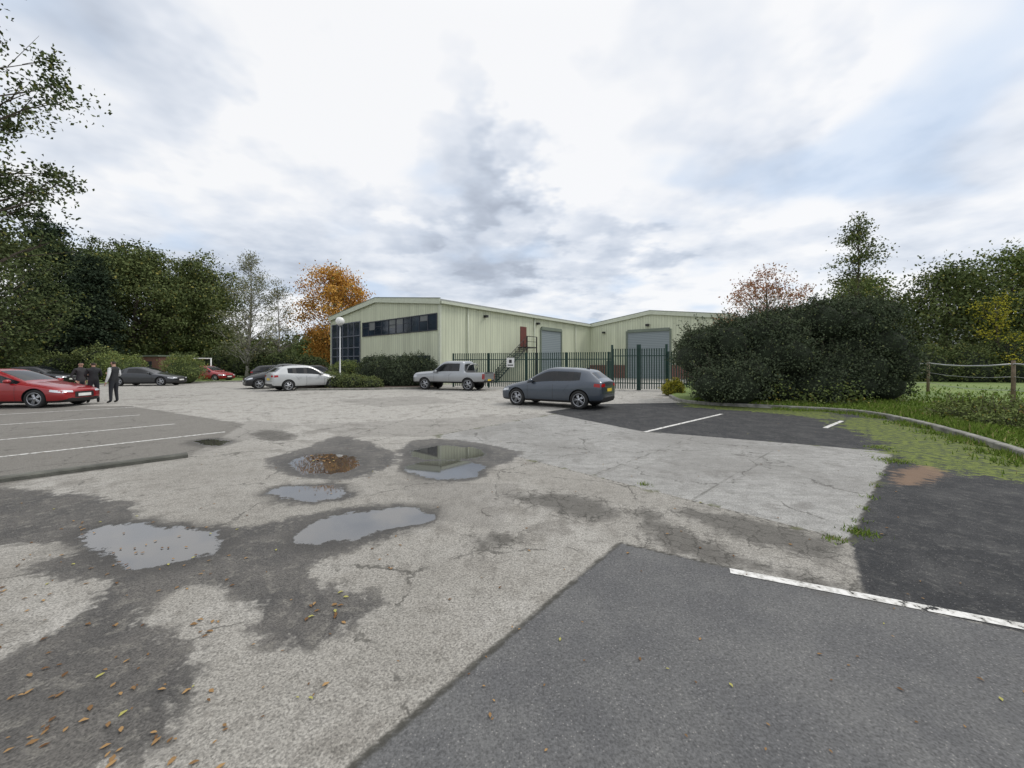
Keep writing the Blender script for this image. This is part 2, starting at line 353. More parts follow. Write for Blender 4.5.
wet=mask('wet',.55,.45,.05,.12); wetc=MIX(nt,MR(nt,nb,.35,.65),(.048,.045,.042),(.095,.088,.079)); wetc=MIX(nt,MR(nt,nm,.50,.66,0,.75),wetc,(.16,.15,.13))
wetc=N(nt,'ShaderNodeVectorMath',{0:wetc,'Scale':MR(nt,fine,-1,1,.4,1.6,False)},operation='SCALE').outputs[0]
c=MIX(nt,M(nt,'MULTIPLY',wet,.93),c,wetc)
pud=mask('pud',.50,.26,.02,.03)
c=MIX(nt,M(nt,'MULTIPLY',MR(nt,M(nt,'ADD',AT('pud'),M(nt,'MULTIPLY',nbc,.45)),-.25,.0),.65),c,(.045,.042,.038))
c=MIX(nt,pud,c,(.05,.048,.045))
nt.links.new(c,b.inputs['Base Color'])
r=N(nt,'ShaderNodeMix',{0:wet,2:.9,3:.55}).outputs[0]; r=N(nt,'ShaderNodeMix',{0:pud,2:r,3:.03}).outputs[0]
nt.links.new(r,b.inputs['Roughness'])
sps=N(nt,'ShaderNodeMix',{0:pud,2:.35,3:1.0}).outputs[0]; nt.links.new(sps,b.inputs['Specular IOR Level'])
ior=N(nt,'ShaderNodeMix',{0:pud,2:1.5,3:1.9}).outputs[0]; nt.links.new(ior,b.inputs['IOR'])
hgt=M(nt,'ADD',M(nt,'MULTIPLY',agd,-.5),M(nt,'MULTIPLY',nf,.7))
bs=M(nt,'SUBTRACT',.75,M(nt,'MULTIPLY',pud,.75))
bp=N(nt,'ShaderNodeBump',{'Height':hgt,'Strength':bs,'Distance':.006}); nt.links.new(bp.outputs[0],b.inputs['Normal'])
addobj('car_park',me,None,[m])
# painted lines
def linemat():
    m,nt,b=newmat('worn_white_line'); tc=N(nt,'ShaderNodeTexCoord').outputs['Object']
    n=NOISE(nt,tc,14,4,.7).outputs['Fac']; n2=NOISE(nt,tc,1.3,3).outputs['Fac']
    c=MIX(nt,MR(nt,n,.4,.62),(.70,.69,.66),(.40,.39,.36)); nt.links.new(c,b.inputs[0]); b.inputs['Roughness'].default_value=.8
    al=MR(nt,M(nt,'ADD',n,M(nt,'MULTIPLY',M(nt,'SUBTRACT',n2,.5),.25)),.58,.64,1,0); nt.links.new(al,b.inputs['Alpha']); return m
m_line=linemat()
def ext(a,b_,e0=0,e1=0):
    a=Vector(a);b_=Vector(b_);d=(b_-a).normalized(); return a-d*e0,b_+d*e1
def pline(a,b_,wd=.1,e0=0,e1=0):
    a,b_=ext(a,b_,e0,e1); d=(b_-a).normalized(); nn=Vector((-d.y,d.x))*wd/2
    pyobj('parking_bay_line',[(*(a+nn),.004),(*(a-nn),.004),(*(b_-nn),.004),(*(b_+nn),.004)],[(0,1,2,3)],m_line)
pline(G(730,571),G(1024,627),.08,0,1.5)
pline(G(645,432),G(722,414),.1); pline(G(825,428),G(842,421),.1)
pline(G(0,425),G(140,415),.1,3); pline(G(0,440),G(175,424),.1,3); pline(G(0,457),G(225,432),.1,3)
pline((-16.5,12.4),(-14.3,14.6),.1,3,0); pline((-20,15.2),(-17.6,17.4),.1,3)
# kerbs
def kerb(name,pts,wd,h,mat,closed=False):
    V=[];Fc=[];n=len(pts); pts=[Vector(p) for p in pts]
    for i,p in enumerate(pts):
        d=(pts[min(i+1,n-1)]-pts[max(i-1,0)]).normalized(); nn=Vector((-d.y,d.x))
        for (o,z) in ((-wd/2,-.02),(-wd/2,h-.02),(-wd/2+.02,h),(wd/2,h),(wd/2,-.02)):
            q=p+nn*o; V.append((q.x,q.y,z))
    for i in range(n-1):
        for j in range(4): Fc.append((i*5+j,i*5+j+1,(i+1)*5+j+1,(i+1)*5+j))
    Fc.append((0,1,2,3,4)); Fc.append(tuple((n-1)*5+j for j in range(5))[::-1])
    return pyobj(name,V,Fc,mat)
a,b_=ext(G(0,482),G(187,457),4,0)
kerb('kerb',[a.lerp(b_,t/20)+Vector((random.uniform(-.012,.012),0)) for t in range(21)],.14,.07,m_kerbd)
KR=[(7.9,19.2),(7.45,17.6),(7.3,16.4),(7.9,15.4),(9.4,14.4),(11.06,13.3),(11.5,12.6),(11.35,11.7),(10.9,10.4),(10.4,9.3),(9.7,8.0),(8.9,6.7),(7.4,4.0),(5.7,1.0),(3.5,-3)]
def resamp(pts,n):
    pts=np.array(pts); d=np.r_[0,np.cumsum(np.linalg.norm(np.diff(pts,axis=0),axis=1))]; t=np.linspace(0,d[-1],n)
    return np.stack([np.interp(t,d,pts[:,0]),np.interp(t,d,pts[:,1])],1)
KP=resamp(KR,60)
kerb('kerb',[tuple(p) for p in KP],.14,.12,m_kerb)
cen=np.array([2.0,8.0]); V=[];Fc=[]; ss=[.08,.4,1,2,4,8,16,32,60]
for i,p in enumerate(KP):
    d=(p-cen)/np.linalg.norm(p-cen); lim=min(1,(0.05+i/14.0))
    for j,s in enumerate(ss):
        q=p+d*s*lim; z=.105+.02*math.sin(i*1.3+j)+min(.35,s*lim*.03)+(.05*mnoise.noise(Vector((q[0]*.7,q[1]*.7,0))) if j else 0)
        if j==0: z=.1
        V.append((q[0],q[1],z))
k=len(ss)
for i in range(len(KP)-1):
    for j in range(k-1): Fc.append((i*k+j,(i+1)*k+j,(i+1)*k+j+1,i*k+j+1))
verge=pyobj('grass_verge',V,Fc,m_grass,smooth=True)
def sheet(name,pts,z,mat):
    pyobj(name,[(x,y,z) for x,y in pts],[tuple(range(len(pts)))],mat)
    pts2=list(pts)+[pts[0]]; kerb('kerb',pts2,.14,z+.02,m_kerb)
sheet('grass_verge',[(-75,31),(-34,31),(-30,33.5),(-26,37),(-26,70),(-75,70)],.10,m_grass)
sheet('shrub_bed',[(-13.6,24.2),(-9.5,24.6),(-5.2,26.2),(-5.4,29.5),(-8,32.5),(-13,37),(-17,37),(-16,29)],.10,simple('bark_mulch',(.07,.05,.035),.95,var=.4,scale=10,bump=.6))
# ------------------------------------------------------------------ VEGETATION
L_dark=leafmat('leaves_dark_evergreen',(.030,.042,.029),(.115,.14,.083),(.18,.20,.09),.97)
L_mid=leafmat('leaves_green',(.062,.086,.036),(.18,.21,.085),(.28,.26,.08),.97)
L_oak=leafmat('leaves_oak',(.045,.065,.032),(.145,.175,.075),(.2,.2,.06),.97)
L_light=leafmat('leaves_light_green',(.09,.125,.042),(.21,.25,.09),(.32,.27,.07),.95)
L_sil=leafmat('leaves_birch',(.15,.16,.10),(.27,.28,.17),(.34,.28,.10),.9)
L_or=leafmat('leaves_autumn_orange',(.38,.17,.045),(.68,.40,.10),(.24,.25,.08),.93)
L_rd=leafmat('leaves_autumn_red',(.28,.13,.08),(.48,.27,.16),(.22,.22,.1),.8)
L_yel=leafmat('leaves_yellow',(.25,.24,.03),(.45,.40,.06),(.1,.14,.03),.85)
L_con=leafmat('leaves_conifer',(.022,.035,.024),(.066,.088,.054),(.07,.09,.05),.97)
def tree(name,loc,H,R,zc0,mat,nleaf,ls,ncl,shape='round',tr=.25,cr=1.0,bark=None,seed=1,nbr=60,zsq=.65,asp=.6):
    rs=np.random.default_rng(seed); par=empty(name,loc); T=Tubes(); bark=bark or m_bark
    lean=rs.normal(size=2)*.03*H
    def tpos(z): f=z/H; return Vector((lean[0]*f*f+.12*math.sin(f*5+seed),lean[1]*f*f+.12*math.cos(f*4+seed),z))
    zs=np.linspace(-.1,H*.93,12); T.add([tpos(z) for z in zs],[tr*(1-.93*(z/H))*(1.35 if i==0 else 1) for i,z in enumerate(zs)],8)
    C=[];S=[]
    for i in range(ncl):
        h=rs.random(); a=rs.random()*2*math.pi
        if shape=='round': env=max(0,1-(2*h-1)**2)**.42
        elif shape=='cone': h=h**1.4; env=(1-h)**.8+.04
        else: env=max(0.02,math.sin(math.pi*min(1,h**.62)))**.75
        lump=.85+.55*mnoise.noise(Vector((math.cos(a)*1.5+seed,math.sin(a)*1.5,h*3.1)))
        r=R*env*lump*rs.random()**.42; z=zc0+(H-zc0)*h*(1+.05*rs.normal())
        t=tpos(z); c=Vector((t.x+r*math.cos(a),t.y+r*math.sin(a),z)); C.append(c); S.append(.6+.8*rs.random())
        if i<nbr:
            z0=max(zc0*.55,z-r*rs.uniform(.5,1.0)-.3); z0=min(z0,H*.9); p0=tpos(z0); mid=p0.lerp(c,.5)+Vector((0,0,(z-z0)*.12-.05*r))
            r0=max(.02,tr*.45*(1-z0/H)); T.add([p0,p0.lerp(mid,.5)+Vector(rs.normal(size=3)*.05),mid,mid.lerp(c,.5)+Vector(rs.normal(size=3)*.1),c],[r0,r0*.8,r0*.6,r0*.35,.008],5)
            for q in range(3):
                e=c+Vector(rs.normal(size=3))*cr*.45; T.add([mid.lerp(c,.4+.2*q),e],[r0*.3,.005],4)
    T.obj('trunk',bark,par)
    C=np.array([tuple(c) for c in C]); S=np.array(S); ids=rs.integers(0,ncl,nleaf)
    P_=C[ids]+rs.normal(size=(nleaf,3))*(cr*S[ids])[:,None]*.55*np.array([1,1,zsq])
    ok=P_[:,2]>.3; P_=P_[ok]; ids=ids[ok]; n=len(P_)
    ct=rs.random(ncl)
    tint=np.clip(.5*rs.random(n)+.5*ct[ids],0,1); tint=np.where(rs.random(n)>.95,1,tint*.9)
    cards('crown',leafcards(rs,P_,ls,asp),4,tint,mat,par)
    return par
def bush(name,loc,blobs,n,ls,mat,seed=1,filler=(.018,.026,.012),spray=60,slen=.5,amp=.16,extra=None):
    rs=np.random.default_rng(seed); par=empty(name,loc); B=np.array(blobs,float)
    ar=B[:,3]*B[:,5]+B[:,4]*B[:,5]+B[:,3]*B[:,4]; ids=rs.choice(len(B),n,p=ar/ar.sum())
    d=rs.normal(size=(n,3)); d/=np.linalg.norm(d,axis=1)[:,None]; d[:,2]=np.where(d[:,2]<-.5,-d[:,2],d[:,2])
    ph=ids*1.7
    lump=np.sin(d[:,0]*6+ph)*np.sin(d[:,1]*5+ph*2)*np.cos(d[:,2]*7+ph)+.6*np.sin(d[:,0]*15+ph)*np.sin(d[:,2]*13+ph)
    r=1+amp*lump+rs.normal(size=n)*.08-.05
    P_=B[ids,:3]+d*B[ids,3:]*r[:,None]
    ok=P_[:,2]>.02
    for j in range(len(B)):
        q=(P_-B[j,:3])/B[j,3:]; ok&=~((np.linalg.norm(q,axis=1)<.8)&(ids!=j))
    P_=P_[ok]; bt=rs.random(len(B)); tn=.15+.35*bt[ids[ok]]+.22*lump[ok]+.45*rs.random(len(P_))
    T=Tubes(); SP=[]
    for i in range(spray):
        j=rs.integers(len(B)); dd=rs.normal(size=3); dd[2]=abs(dd[2])+.3; dd/=np.linalg.norm(dd); s=B[j,:3]+dd*B[j,3:]*.9
        dr=dd+rs.normal(size=3)*.3+np.array([0,0,.4]); dr/=np.linalg.norm(dr); L_=slen*rs.uniform(.5,1.4); e=s+dr*L_
        T.add([s,e],[.012,.003],3); k_=int(18*L_/ls*.12)+5; t=rs.random(k_)[:,None]; SP.append(s+(e-s)*t+rs.normal(size=(k_,3))*ls*.5)
    if spray:
        T.obj('stems',m_bark,par); SP=np.concatenate(SP); P_=np.concatenate([P_,SP]); tn=np.r_[tn,.3+.6*rs.random(len(SP))]
    tn=np.clip(tn,0,.9); tn=np.where(rs.random(len(tn))>.97,1,tn)
    cards('foliage',leafcards(rs,P_,ls,.6),4,tn,mat,par)
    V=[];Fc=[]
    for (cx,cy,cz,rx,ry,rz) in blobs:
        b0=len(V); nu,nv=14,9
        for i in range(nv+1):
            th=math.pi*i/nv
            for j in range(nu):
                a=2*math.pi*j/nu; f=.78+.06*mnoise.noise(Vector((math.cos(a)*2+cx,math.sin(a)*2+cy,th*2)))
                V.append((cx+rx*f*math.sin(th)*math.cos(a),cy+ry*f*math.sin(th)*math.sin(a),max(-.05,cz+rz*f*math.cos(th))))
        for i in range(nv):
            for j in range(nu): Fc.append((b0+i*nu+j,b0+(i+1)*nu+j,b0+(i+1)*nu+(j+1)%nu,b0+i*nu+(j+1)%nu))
    pyobj('light_block_filler',V,Fc,simple(name+'_inner',filler,.95,var=.5,scale=3),par,smooth=True)  # dark filler hull added inside the foliage to block light, not real growth
    return par
# large dark evergreen hedge bush at right
rs=np.random.default_rng(21); blobs=[]
def topz(x): return float(np.interp(x,[7.6,8.2,9.6,11,12.5,14,15.6,16.2],[2.2,2.9,3.3,3.65,3.95,4.15,4.1,3.3]))
for i in range(34):
    x=8.2+7.3*((i*0.618)%1); rz=rs.uniform(.45,1.0); rx=rs.uniform(.6,1.15); y=16.6+rs.uniform(-.8,1.2)
    blobs.append((x,y,max(.5,topz(x)-rz+rs.uniform(-.25,.22)),rx,rs.uniform(1.0,1.6),rz))
for i in range(26):
    x=8.1+7.4*((i*0.618+.3)%1); rz=rs.uniform(.6,1.1); blobs.append((x,15.7+rs.uniform(-.7,.6),rs.uniform(.5,max(.6,topz(x)-1.5)),rs.uniform(.7,1.3),rs.uniform(.8,1.3),rz))
for x in (9,10.8,12.6,14.3): blobs.append((x,17,topz(x)*.42,1.4,1.3,topz(x)*.45))
bush('evergreen_bush',(0,0,0.1),blobs,150000,.085,L_dark,3,spray=700,slen=.65,amp=.15)
rs=np.random.default_rng(9)
def scatter(name,cx,cy,cz,n,ls,mat,flat=.3):
    P_=np.concatenate([np.array([x,y,z])+rs.normal(size=(n,3))*np.array([sx,sy,sz]) for x,y,z,sx,sy,sz in zip(cx[0],cy[0],cz[0],cx[1],cy[1],cz[1])]); P_[:,2]=np.abs(P_[:,2]-.12)+.12
    cards(name,leafcards(rs,P_,ls,.8,flat),4,rs.random(len(P_)),mat)
scatter('ivy',([10.2,11.0,11.8,12.4,8.3],[.35,.3,.4,.3,.2]),([14.6,14.2,14.0,14.0,15.2],[.2,.2,.2,.2,.15]),([.5,.3,.6,.35,.4],[.3,.2,.28,.25,.2]),210,.09,L_light)
bush('weeds',(0,0,.12),[(11.9,9.2,.05,.7,.8,.28),(12.5,10.4,.1,.8,.9,.36),(11.3,7.4,.02,.6,.8,.22),(13.4,9.8,.1,1.0,1,.36)],9000,.07,L_light,5,spray=150,slen=.3,filler=(.05,.06,.02))
bush('bramble_patch',(0,0,.15),[(13.0,8.0,.1,.8,.8,.3),(14.6,8.8,.15,.9,1,.35),(12.4,8.6,.05,.5,.5,.25)],5000,.07,L_rd,6,spray=110,slen=.45,filler=(.06,.06,.03))
# trees
tree('slender_tree',(19.4,21.5,0),9.5,1.7,3,L_mid,5200,.13,60,'oval',.12,.5,seed=4,nbr=60)
tree('autumn_tree',(20.6,31,0),8.9,3.6,2.5,L_rd,5500,.17,75,'round',.18,.75,seed=7,nbr=75)
tree('orange_maple_tree',(-24.4,53,0),14.0,5.3,2.5,L_or,22000,.28,150,'round',.3,1.2,seed=2)
tree('birch_tree',(-31.5,46,0),14.2,4.2,2.5,L_sil,8500,.17,110,'oval',.22,.9,m_birchbark,seed=11,nbr=110)
tree('birch_tree',(-28.6,47,0),11.5,3.0,2.5,L_sil,4000,.17,60,'oval',.15,.8,m_birchbark,seed=12,nbr=60)
for (x,y,h,r,s) in ((-49,50,16,6.5,21),(-57,56,19,7.0,22),(-46,57,16,5.5,23),(-66,60,19,7,24),(-52,62,17,6,25)):
    tree('broadleaf_tree',(x,y,0),h,r,1.2,L_mid if s%2 else L_oak,24000,.33,170,'round',.35,1.5,seed=s,nbr=50)
for (x,y,h,r,s) in ((-52,44,17.0,3.6,31),(-57,46,19.0,4.0,32),(-47,43,13.0,3.0,35)):
    tree('conifer_tree',(x,y,0),h,r,.6,L_con,17000,.3,190,'cone',.3,1.0,seed=s,nbr=60,zsq=.4)
tree('broadleaf_tree',(-44.5,33,0),13.0,5,1.2,L_oak,20000,.24,140,'round',.35,1.2,seed=41)
tree('oak_tree',(-24.4,15.5,0),18.5,6.2,5.0,L_oak,30000,.18,150,'round',.35,.8,seed=51,nbr=150)
bush('garden_shrub',(0,0,0),[(-28.5,33.4,1.0,1.6,1.4,1.4)],3500,.12,L_light,13,spray=15,slen=.3,filler=(.05,.07,.02))
bush('garden_shrub',(0,0,0),[(-35.0,35,1.0,1.5,1.4,1.4),(-37.5,36,1.2,1.6,1.4,1.5)],5000,.14,L_light,14,spray=15,slen=.3,filler=(.05,.07,.02))
bush('hedge',(0,0,0),[(-40+3.2*i,47+1.5*math.sin(i),1.2,2.4,1.6,1.8+.5*math.sin(i*2.3)) for i in range(6)],15000,.22,L_oak,15,spray=30,slen=.6)
bush('hedge',(0,0,0),[(-62+3.2*i,40+1.0*math.sin(i),1.2,2.4,1.6,1.9+.5*math.sin(i*2.3)) for i in range(7)],12000,.22,L_mid,16,spray=30,slen=.6)
bush('clipped_shrub',(0,0,.1),[(-9.2,28.6,.65,1.3,1.2,1.5),(-7.9,28.3,.7,1.1,1.2,1.45),(-7.1,28.6,.8,1.1,1.2,1.5),(-6.2,28.4,.6,.9,1.0,1.4),(-10.6,29.4,.65,1.2,1.2,1.5),(-8.6,28.0,.5,.8,.8,1.1)],20000,.1,L_dark,17,spray=70,slen=.25)
bush('low_shrub',(0,0,.1),[(-12.0,26.2,.3,1.0,.9,.65),(-10.7,25.9,.25,.9,.8,.6),(-9.6,26.1,.2,.8,.8,.5),(-13.0,27.2,.3,.9,.8,.7)],8000,.09,L_mid,18,spray=25,slen=.2)
bush('low_shrub',(0,0,.1),[(-13.4,31.2,.8,1.3,1,1.0),(-12,30.8,.7,1.2,1,.9)],6000,.1,L_light,19,spray=25,slen=.2)
bush('yellow_shrub',(0,0,.05),[(8.55,20.0,.25,.4,.4,.55),(8.25,20.2,.2,.35,.4,.4)],2500,.07,L_yel,20,spray=20,slen=.25,filler=(.1,.1,.02))
for (x,y,h,r,s) in ((35,31,9.0,4.2,61),(40,31,10.5,4.4,62),(45,32,10.5,4.5,63),(30.5,34,9.0,3.6,64),(51,34,11,5,65)):
    tree('hedgerow_tree',(x,y,0),h,r,.3,L_mid if s%2 else L_light,19000,.22,130,'round',.22,1.15,seed=s,nbr=40)
bush('hedge',(0,0,0),[(24+2.6*i,27.5-.2*i,1.3,2.0,1.4,1.9+.5*math.sin(i*1.9)) for i in range(7)],26000,.14,L_mid,26,spray=120,slen=.6)
tree('yellow_leaf_tree',(33.5,26.5,0),6.2,1.6,1.5,L_yel,1300,.14,25,'round',.1,.6,seed=71,nbr=20)
rs=np.random.default_rng(77); VV=[];TT=[]
for i in range(150):
    ang=math.radians(rs.uniform(-62,62)); D=rs.uniform(105,150); cx,cy=D*math.sin(ang),D*math.cos(ang); h=rs.uniform(7,12); r=rs.uniform(4,8)
    n=700; d=rs.normal(size=(n,3)); d/=np.linalg.norm(d,axis=1)[:,None]; rr=rs.random(n)**.3
    C=np.array([cx,cy,h*.45])+d*rr[:,None]*np.array([r,r,h*.55]); C=C[C[:,2]>0]; VV.append(leafcards(rs,C,1.1,.7)); TT.append(np.clip(rs.random(len(C))*.4+rs.random()*.5,0,.9))
cards('distant_trees',np.concatenate(VV),4,np.concatenate(TT),L_mid)
# grass blades on the verge
bvh=BVHTree.FromPolygons([v.co for v in verge.data.vertices],[tuple(p.vertices) for p in verge.data.polygons])
rs=np.random.default_rng(5); BV=[];TT=[]
cnt=0
while cnt<42000:
    i=rs.integers(8,len(KP)-4); p=KP[i]+rs.normal(size=2)*.15; d=(p-cen)/np.linalg.norm(p-cen); q=p+d*(.1+rs.exponential(3.0))
    hit=bvh.ray_cast(Vector((q[0],q[1],5)),Vector((0,0,-1)))
    if hit[0] is None: continue
    z=hit[0].z; D=math.hypot(*q); hh=rs.uniform(.04,.13)*(1+.6*mnoise.noise(Vector((q[0],q[1],0)))); a=rs.random()*6.28; wd=.008+.0012*D; dx,dy=math.cos(a)*wd,math.sin(a)*wd
    BV+=[(q[0]-dx,q[1]-dy,z-.01),(q[0]+dx,q[1]+dy,z-.01),(q[0]+rs.normal()*.04,q[1]+rs.normal()*.04,z+hh)]; TT.append(rs.random()); cnt+=1
L_gr=leafmat('grass_blades',(.10,.16,.03),(.21,.28,.06),(.30,.27,.12),.93)
cards('grass',BV,3,TT,L_gr)
BV=[];TT=[]
for (x,y,n,s) in [(*G(862,533),160,.07),(*G(893,461),260,.12),(*G(835,540),60,.05),(*G(645,485),40,.04),(*G(880,448),160,.12)]+[(*G(893-40*t,452+80*t),20,.04) for t in np.linspace(0,1,8)]:
    for i in range(n):
        q=np.array([x,y])+rs.normal(size=2)*s; a=rs.random()*6.28; wd=.006
        BV+=[(q[0]-wd*math.cos(a),q[1]-wd*math.sin(a),0),(q[0]+wd*math.cos(a),q[1]+wd*math.sin(a),0),(q[0]+rs.normal()*.02,q[1]+rs.normal()*.02,rs.uniform(.02,.05))]; TT.append(rs.random())
for i in range(7500):   # tufts creeping over the kerb edge
    j=rs.integers(14,len(KP)-6); q=KP[j]+(KP[j+1]-KP[j])*rs.random()-(KP[j]-cen)/np.linalg.norm(KP[j]-cen)*abs(rs.normal())*.35
    if mnoise.noise(Vector((q[0]*1.3,q[1]*1.3,2)))<-.08: continue
    a=rs.random()*6.28; wd=.012
    BV+=[(q[0]-wd*math.cos(a),q[1]-wd*math.sin(a),0),(q[0]+wd*math.cos(a),q[1]+wd*math.sin(a),0),(q[0]+rs.normal()*.03,q[1]+rs.normal()*.03,rs.uniform(.02,.13))]; TT.append(rs.random())
cards('joint_weeds',BV,3,TT,L_gr)
# fallen leaves
m_fl=leafmat('fallen_leaf',(.12,.065,.035),(.38,.24,.11),(.36,.34,.11),.9)
def leafshape(x,y,s,a,z=.006):
    pts=[(-.6,0,0),(-.3,.2,.08),(.05,.28,.1),(.3,.16,.06),(.55,0,.02),(.3,-.16,.07),(.05,-.28,.12),(-.3,-.2,.05)]
    ca,sa=math.cos(a),math.sin(a); return [(x+s*(px_*ca-py_*sa),y+s*(px_*sa+py_*ca),z+s*pz_*random.uniform(.3,1.9)) for px_,py_,pz_ in pts]
BV=[];TT=[]
def drop(x,y,s=None): BV.extend(leafshape(x,y,s or random.uniform(.014,.038),random.random()*6.28)); TT.append(random.random())
for i in range(190):
    pxx=random.uniform(-120,230) if random.random()<.8 else random.uniform(-100,420); pyy=random.uniform(545,880)
    drop(*G(pxx,pyy))
for i in range(26): drop(*G(random.gauss(324,7),random.gauss(460,2.5)),.06)
for i in range(40): drop(*G(random.uniform(60,240),random.uniform(515,590)),.03)
for i in range(14): drop(*G(random.uniform(300,350),random.uniform(590,625)),.035)
for q in ((490,716),(731,686),(500,588),(700,640),(640,660),(900,690),(820,655),(560,640),(380,560),(450,600),(980,680),(1001,700),(810,540)): drop(*G(*q),.026)
for i in range(90): drop(*G(random.uniform(-50,900),random.uniform(420,560)),.03)
for i in range(45): drop(*G(random.uniform(250,1024),random.uniform(560,768)),.016)
cards('fallen_leaves',BV,8,TT,m_fl)
# ------------------------------------------------------------------ BUILDINGS
ROT=math.radians(50)
def warehouse(name,loc,W,Ln,eave,ridge,mclad):
    par=empty(name,loc,ROT)
    prism('walls',[(0,0),(W,0),(W,eave),(W/2,ridge),(0,eave)],0,Ln,mclad,par)
    o=.18; t=.16; sl=(ridge-eave)/(W/2)
    prism('roof',[(-o,eave-o*sl+.02),(W/2,ridge+.02),(W+o,eave-o*sl+.02),(W+o,eave-o*sl+.02+t),(W/2,ridge+.02+t),(-o,eave-o*sl+.02+t)],-.14,Ln+.14,m_roof,par)
    prism('verge_trim',[(-o-.02,eave-o*sl-.24),(W/2,ridge-.24),(W+o+.02,eave-o*sl-.24),(W+o+.02,eave-o*sl+.2),(W/2,ridge+.2),(-o-.02,eave-o*sl+.2)],-.2,-.145,m_fascia,par)
    prism('verge_cap',[(-o-.03,eave-o*sl+.2),(W/2,ridge+.2),(W+o+.03,eave-o*sl+.2),(W+o+.03,eave-o*sl+.26),(W/2,ridge+.26),(-o-.03,eave-o*sl+.26)],-.22,-.1,m_fdark,par)
    boxes('eaves_gutter',[(-.1,Ln,-o-.16,-o-.004,eave-.22,eave-.02)],m_fascia,par)
    boxes('corner_trim',[(-.05,.12,-.05,-.004,0,eave-.25),(-.05,-.004,-.004,.14,0,eave-.25),(-.05,-.004,W-.14,W+.04,0,eave-.25)],m_fascia,par)
    return par
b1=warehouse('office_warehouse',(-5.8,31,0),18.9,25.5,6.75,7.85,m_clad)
boxes('ribbon_window_glass',[(-.02,-.003,.35,12.0,4.5,5.75)],m_wglass,b1)
fr=[(-.07,-.022,.3,12.05,4.42,4.5),(-.07,-.022,.3,12.05,5.75,5.83)]
for i in range(11): y=.35+i*11.65/10; fr.append((-.06,-.022,y-.04,y+.04,4.5,5.75))
for i in range(10):
    if i%2: y=.35+i*1.165; fr.append((-.05,-.022,y+.04,y+1.12,5.25,5.30))
boxes('ribbon_window_frames',fr,m_frame,b1)
boxes('blinds',[(-.0225,-.0205,.4+i*1.165,1.4+i*1.165,5.75-(.25+.5*((i*7)%3)/2),5.74) for i in (1,4,5,8)],simple('blind',(.16,.17,.17),.6),b1)
boxes('curtain_wall_glass',[(-.02,-.003,12.5,18.5,.3,6.0)],m_wglass,b1)
fr=[]
for i in range(6): y=12.5+i*1.2; fr.append((-.09,-.022,y-.05,y+.05,.3,6.0))
for z in (.3,1.3,2.5,3.4,4.6,6.0): fr.append((-.08,-.022,12.45,18.55,z-.05,z+.05))
boxes('curtain_wall_frames',fr,simple('frame_grey',(.12,.13,.16),.4),b1)
boxes('ground_floor_windows',[(-.02,-.003,y,y+1.9,1.0,2.4) for y in (1.2,4.2,7.2,10.0)],m_wglass,b1)
boxes('brick_plinth',[(-.1,-.052,0.0,18.9,0,.6)],m_brick,b1)
boxes('roller_door',[(13.9,17.8,-.03,-.003,0,5.4)],m_shut,b1)
boxes('door_surround',[(13.7,13.9,-.1,-.003,0,5.6),(17.8,18.0,-.1,-.003,0,5.6),(13.9,17.8,-.16,-.003,5.4,5.75)],m_fdark,b1)
boxes('fire_door',[(10.3,11.3,-.05,-.003,3.45,5.5)],simple('brown_door',(.14,.035,.025),.5),b1)
st=[(9.9,11.6,-1.2,-.01,3.3,3.4)]
for i in range(16): st.append((9.9-(i+1)*.28,9.9-i*.28+.02,-1.15,-.1,3.3-(i+1)*.2,3.34-(i+1)*.2))
st+=[(11.5,11.6,-1.2,-1.1,0,4.45),(9.9,10.0,-1.2,-1.1,0,4.45),(5.45,5.52,-1.2,-1.13,0,1.1),(9.9,11.6,-1.2,-1.14,4.4,4.46),(9.9,11.6,-1.2,-1.16,3.9,3.94)]
for i in range(1,8): st.append((9.9-i*.6,9.94-i*.6,-1.2,-1.16,3.3-i*.43,4.4-i*.43))
boxes('escape_stair',st,m_black,b1)
T=Tubes()
for dz in (0,.5,1.1): T.add([(9.9,-1.17,3.3+dz),(5.4,-1.17,.05+dz)],[.05 if dz==0 else .03]*2,4)
T.obj('stair_handrail',m_black,b1)
boxes('flood_light',[(13.0,13.3,-.35,-.01,5.9,6.1),(5,5.3,-.35,-.01,5.9,6.1)],m_black,b1)
T=Tubes()
for x in (3.0,12.6,21): T.add([(x,-.1,.1),(x,-.1,6.5)],[.06,.06],6)
T.obj('downpipes',m_fascia,b1)
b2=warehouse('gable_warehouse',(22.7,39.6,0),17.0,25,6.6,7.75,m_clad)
boxes('roller_door',[(-.03,-.003,6.3,11.25,0,5.5)],m_shut,b2)
boxes('door_surround',[(-.1,-.003,6.1,6.3,0,5.7),(-.1,-.003,11.25,11.45,0,5.7),(-.16,-.003,6.3,11.25,5.5,5.85)],m_fdark,b2)
boxes('flood_light',[(-.4,-.01,8.6,8.95,6.15,6.4),(-.4,-.01,14.2,14.5,5.6,5.8)],m_black,b2)
boxes('brick_plinth',[(-.1,-.052,0.2,6.05,0,1.6),(-.1,-.052,11.5,16.95,0,1.6)],m_brick,b2)
boxes('personnel_door',[(-.12,-.101,13,14,0,2.1)],m_fdark,b2)
b3=empty('distant_warehouse',(50,52,0),math.radians(20))
prism('walls',[(0,0),(22,0),(22,9),(11,10.6),(0,9)],0,25,m_clad2,b3); prism('roof',[(-.3,8.95),(11,10.62),(22.3,8.95),(22.3,9.1),(11,10.85),(-.3,9.1)],-.3,25.3,m_roof,b3)
b4=empty('brick_gatehouse',(-38.6,42.5,0),math.radians(-20))
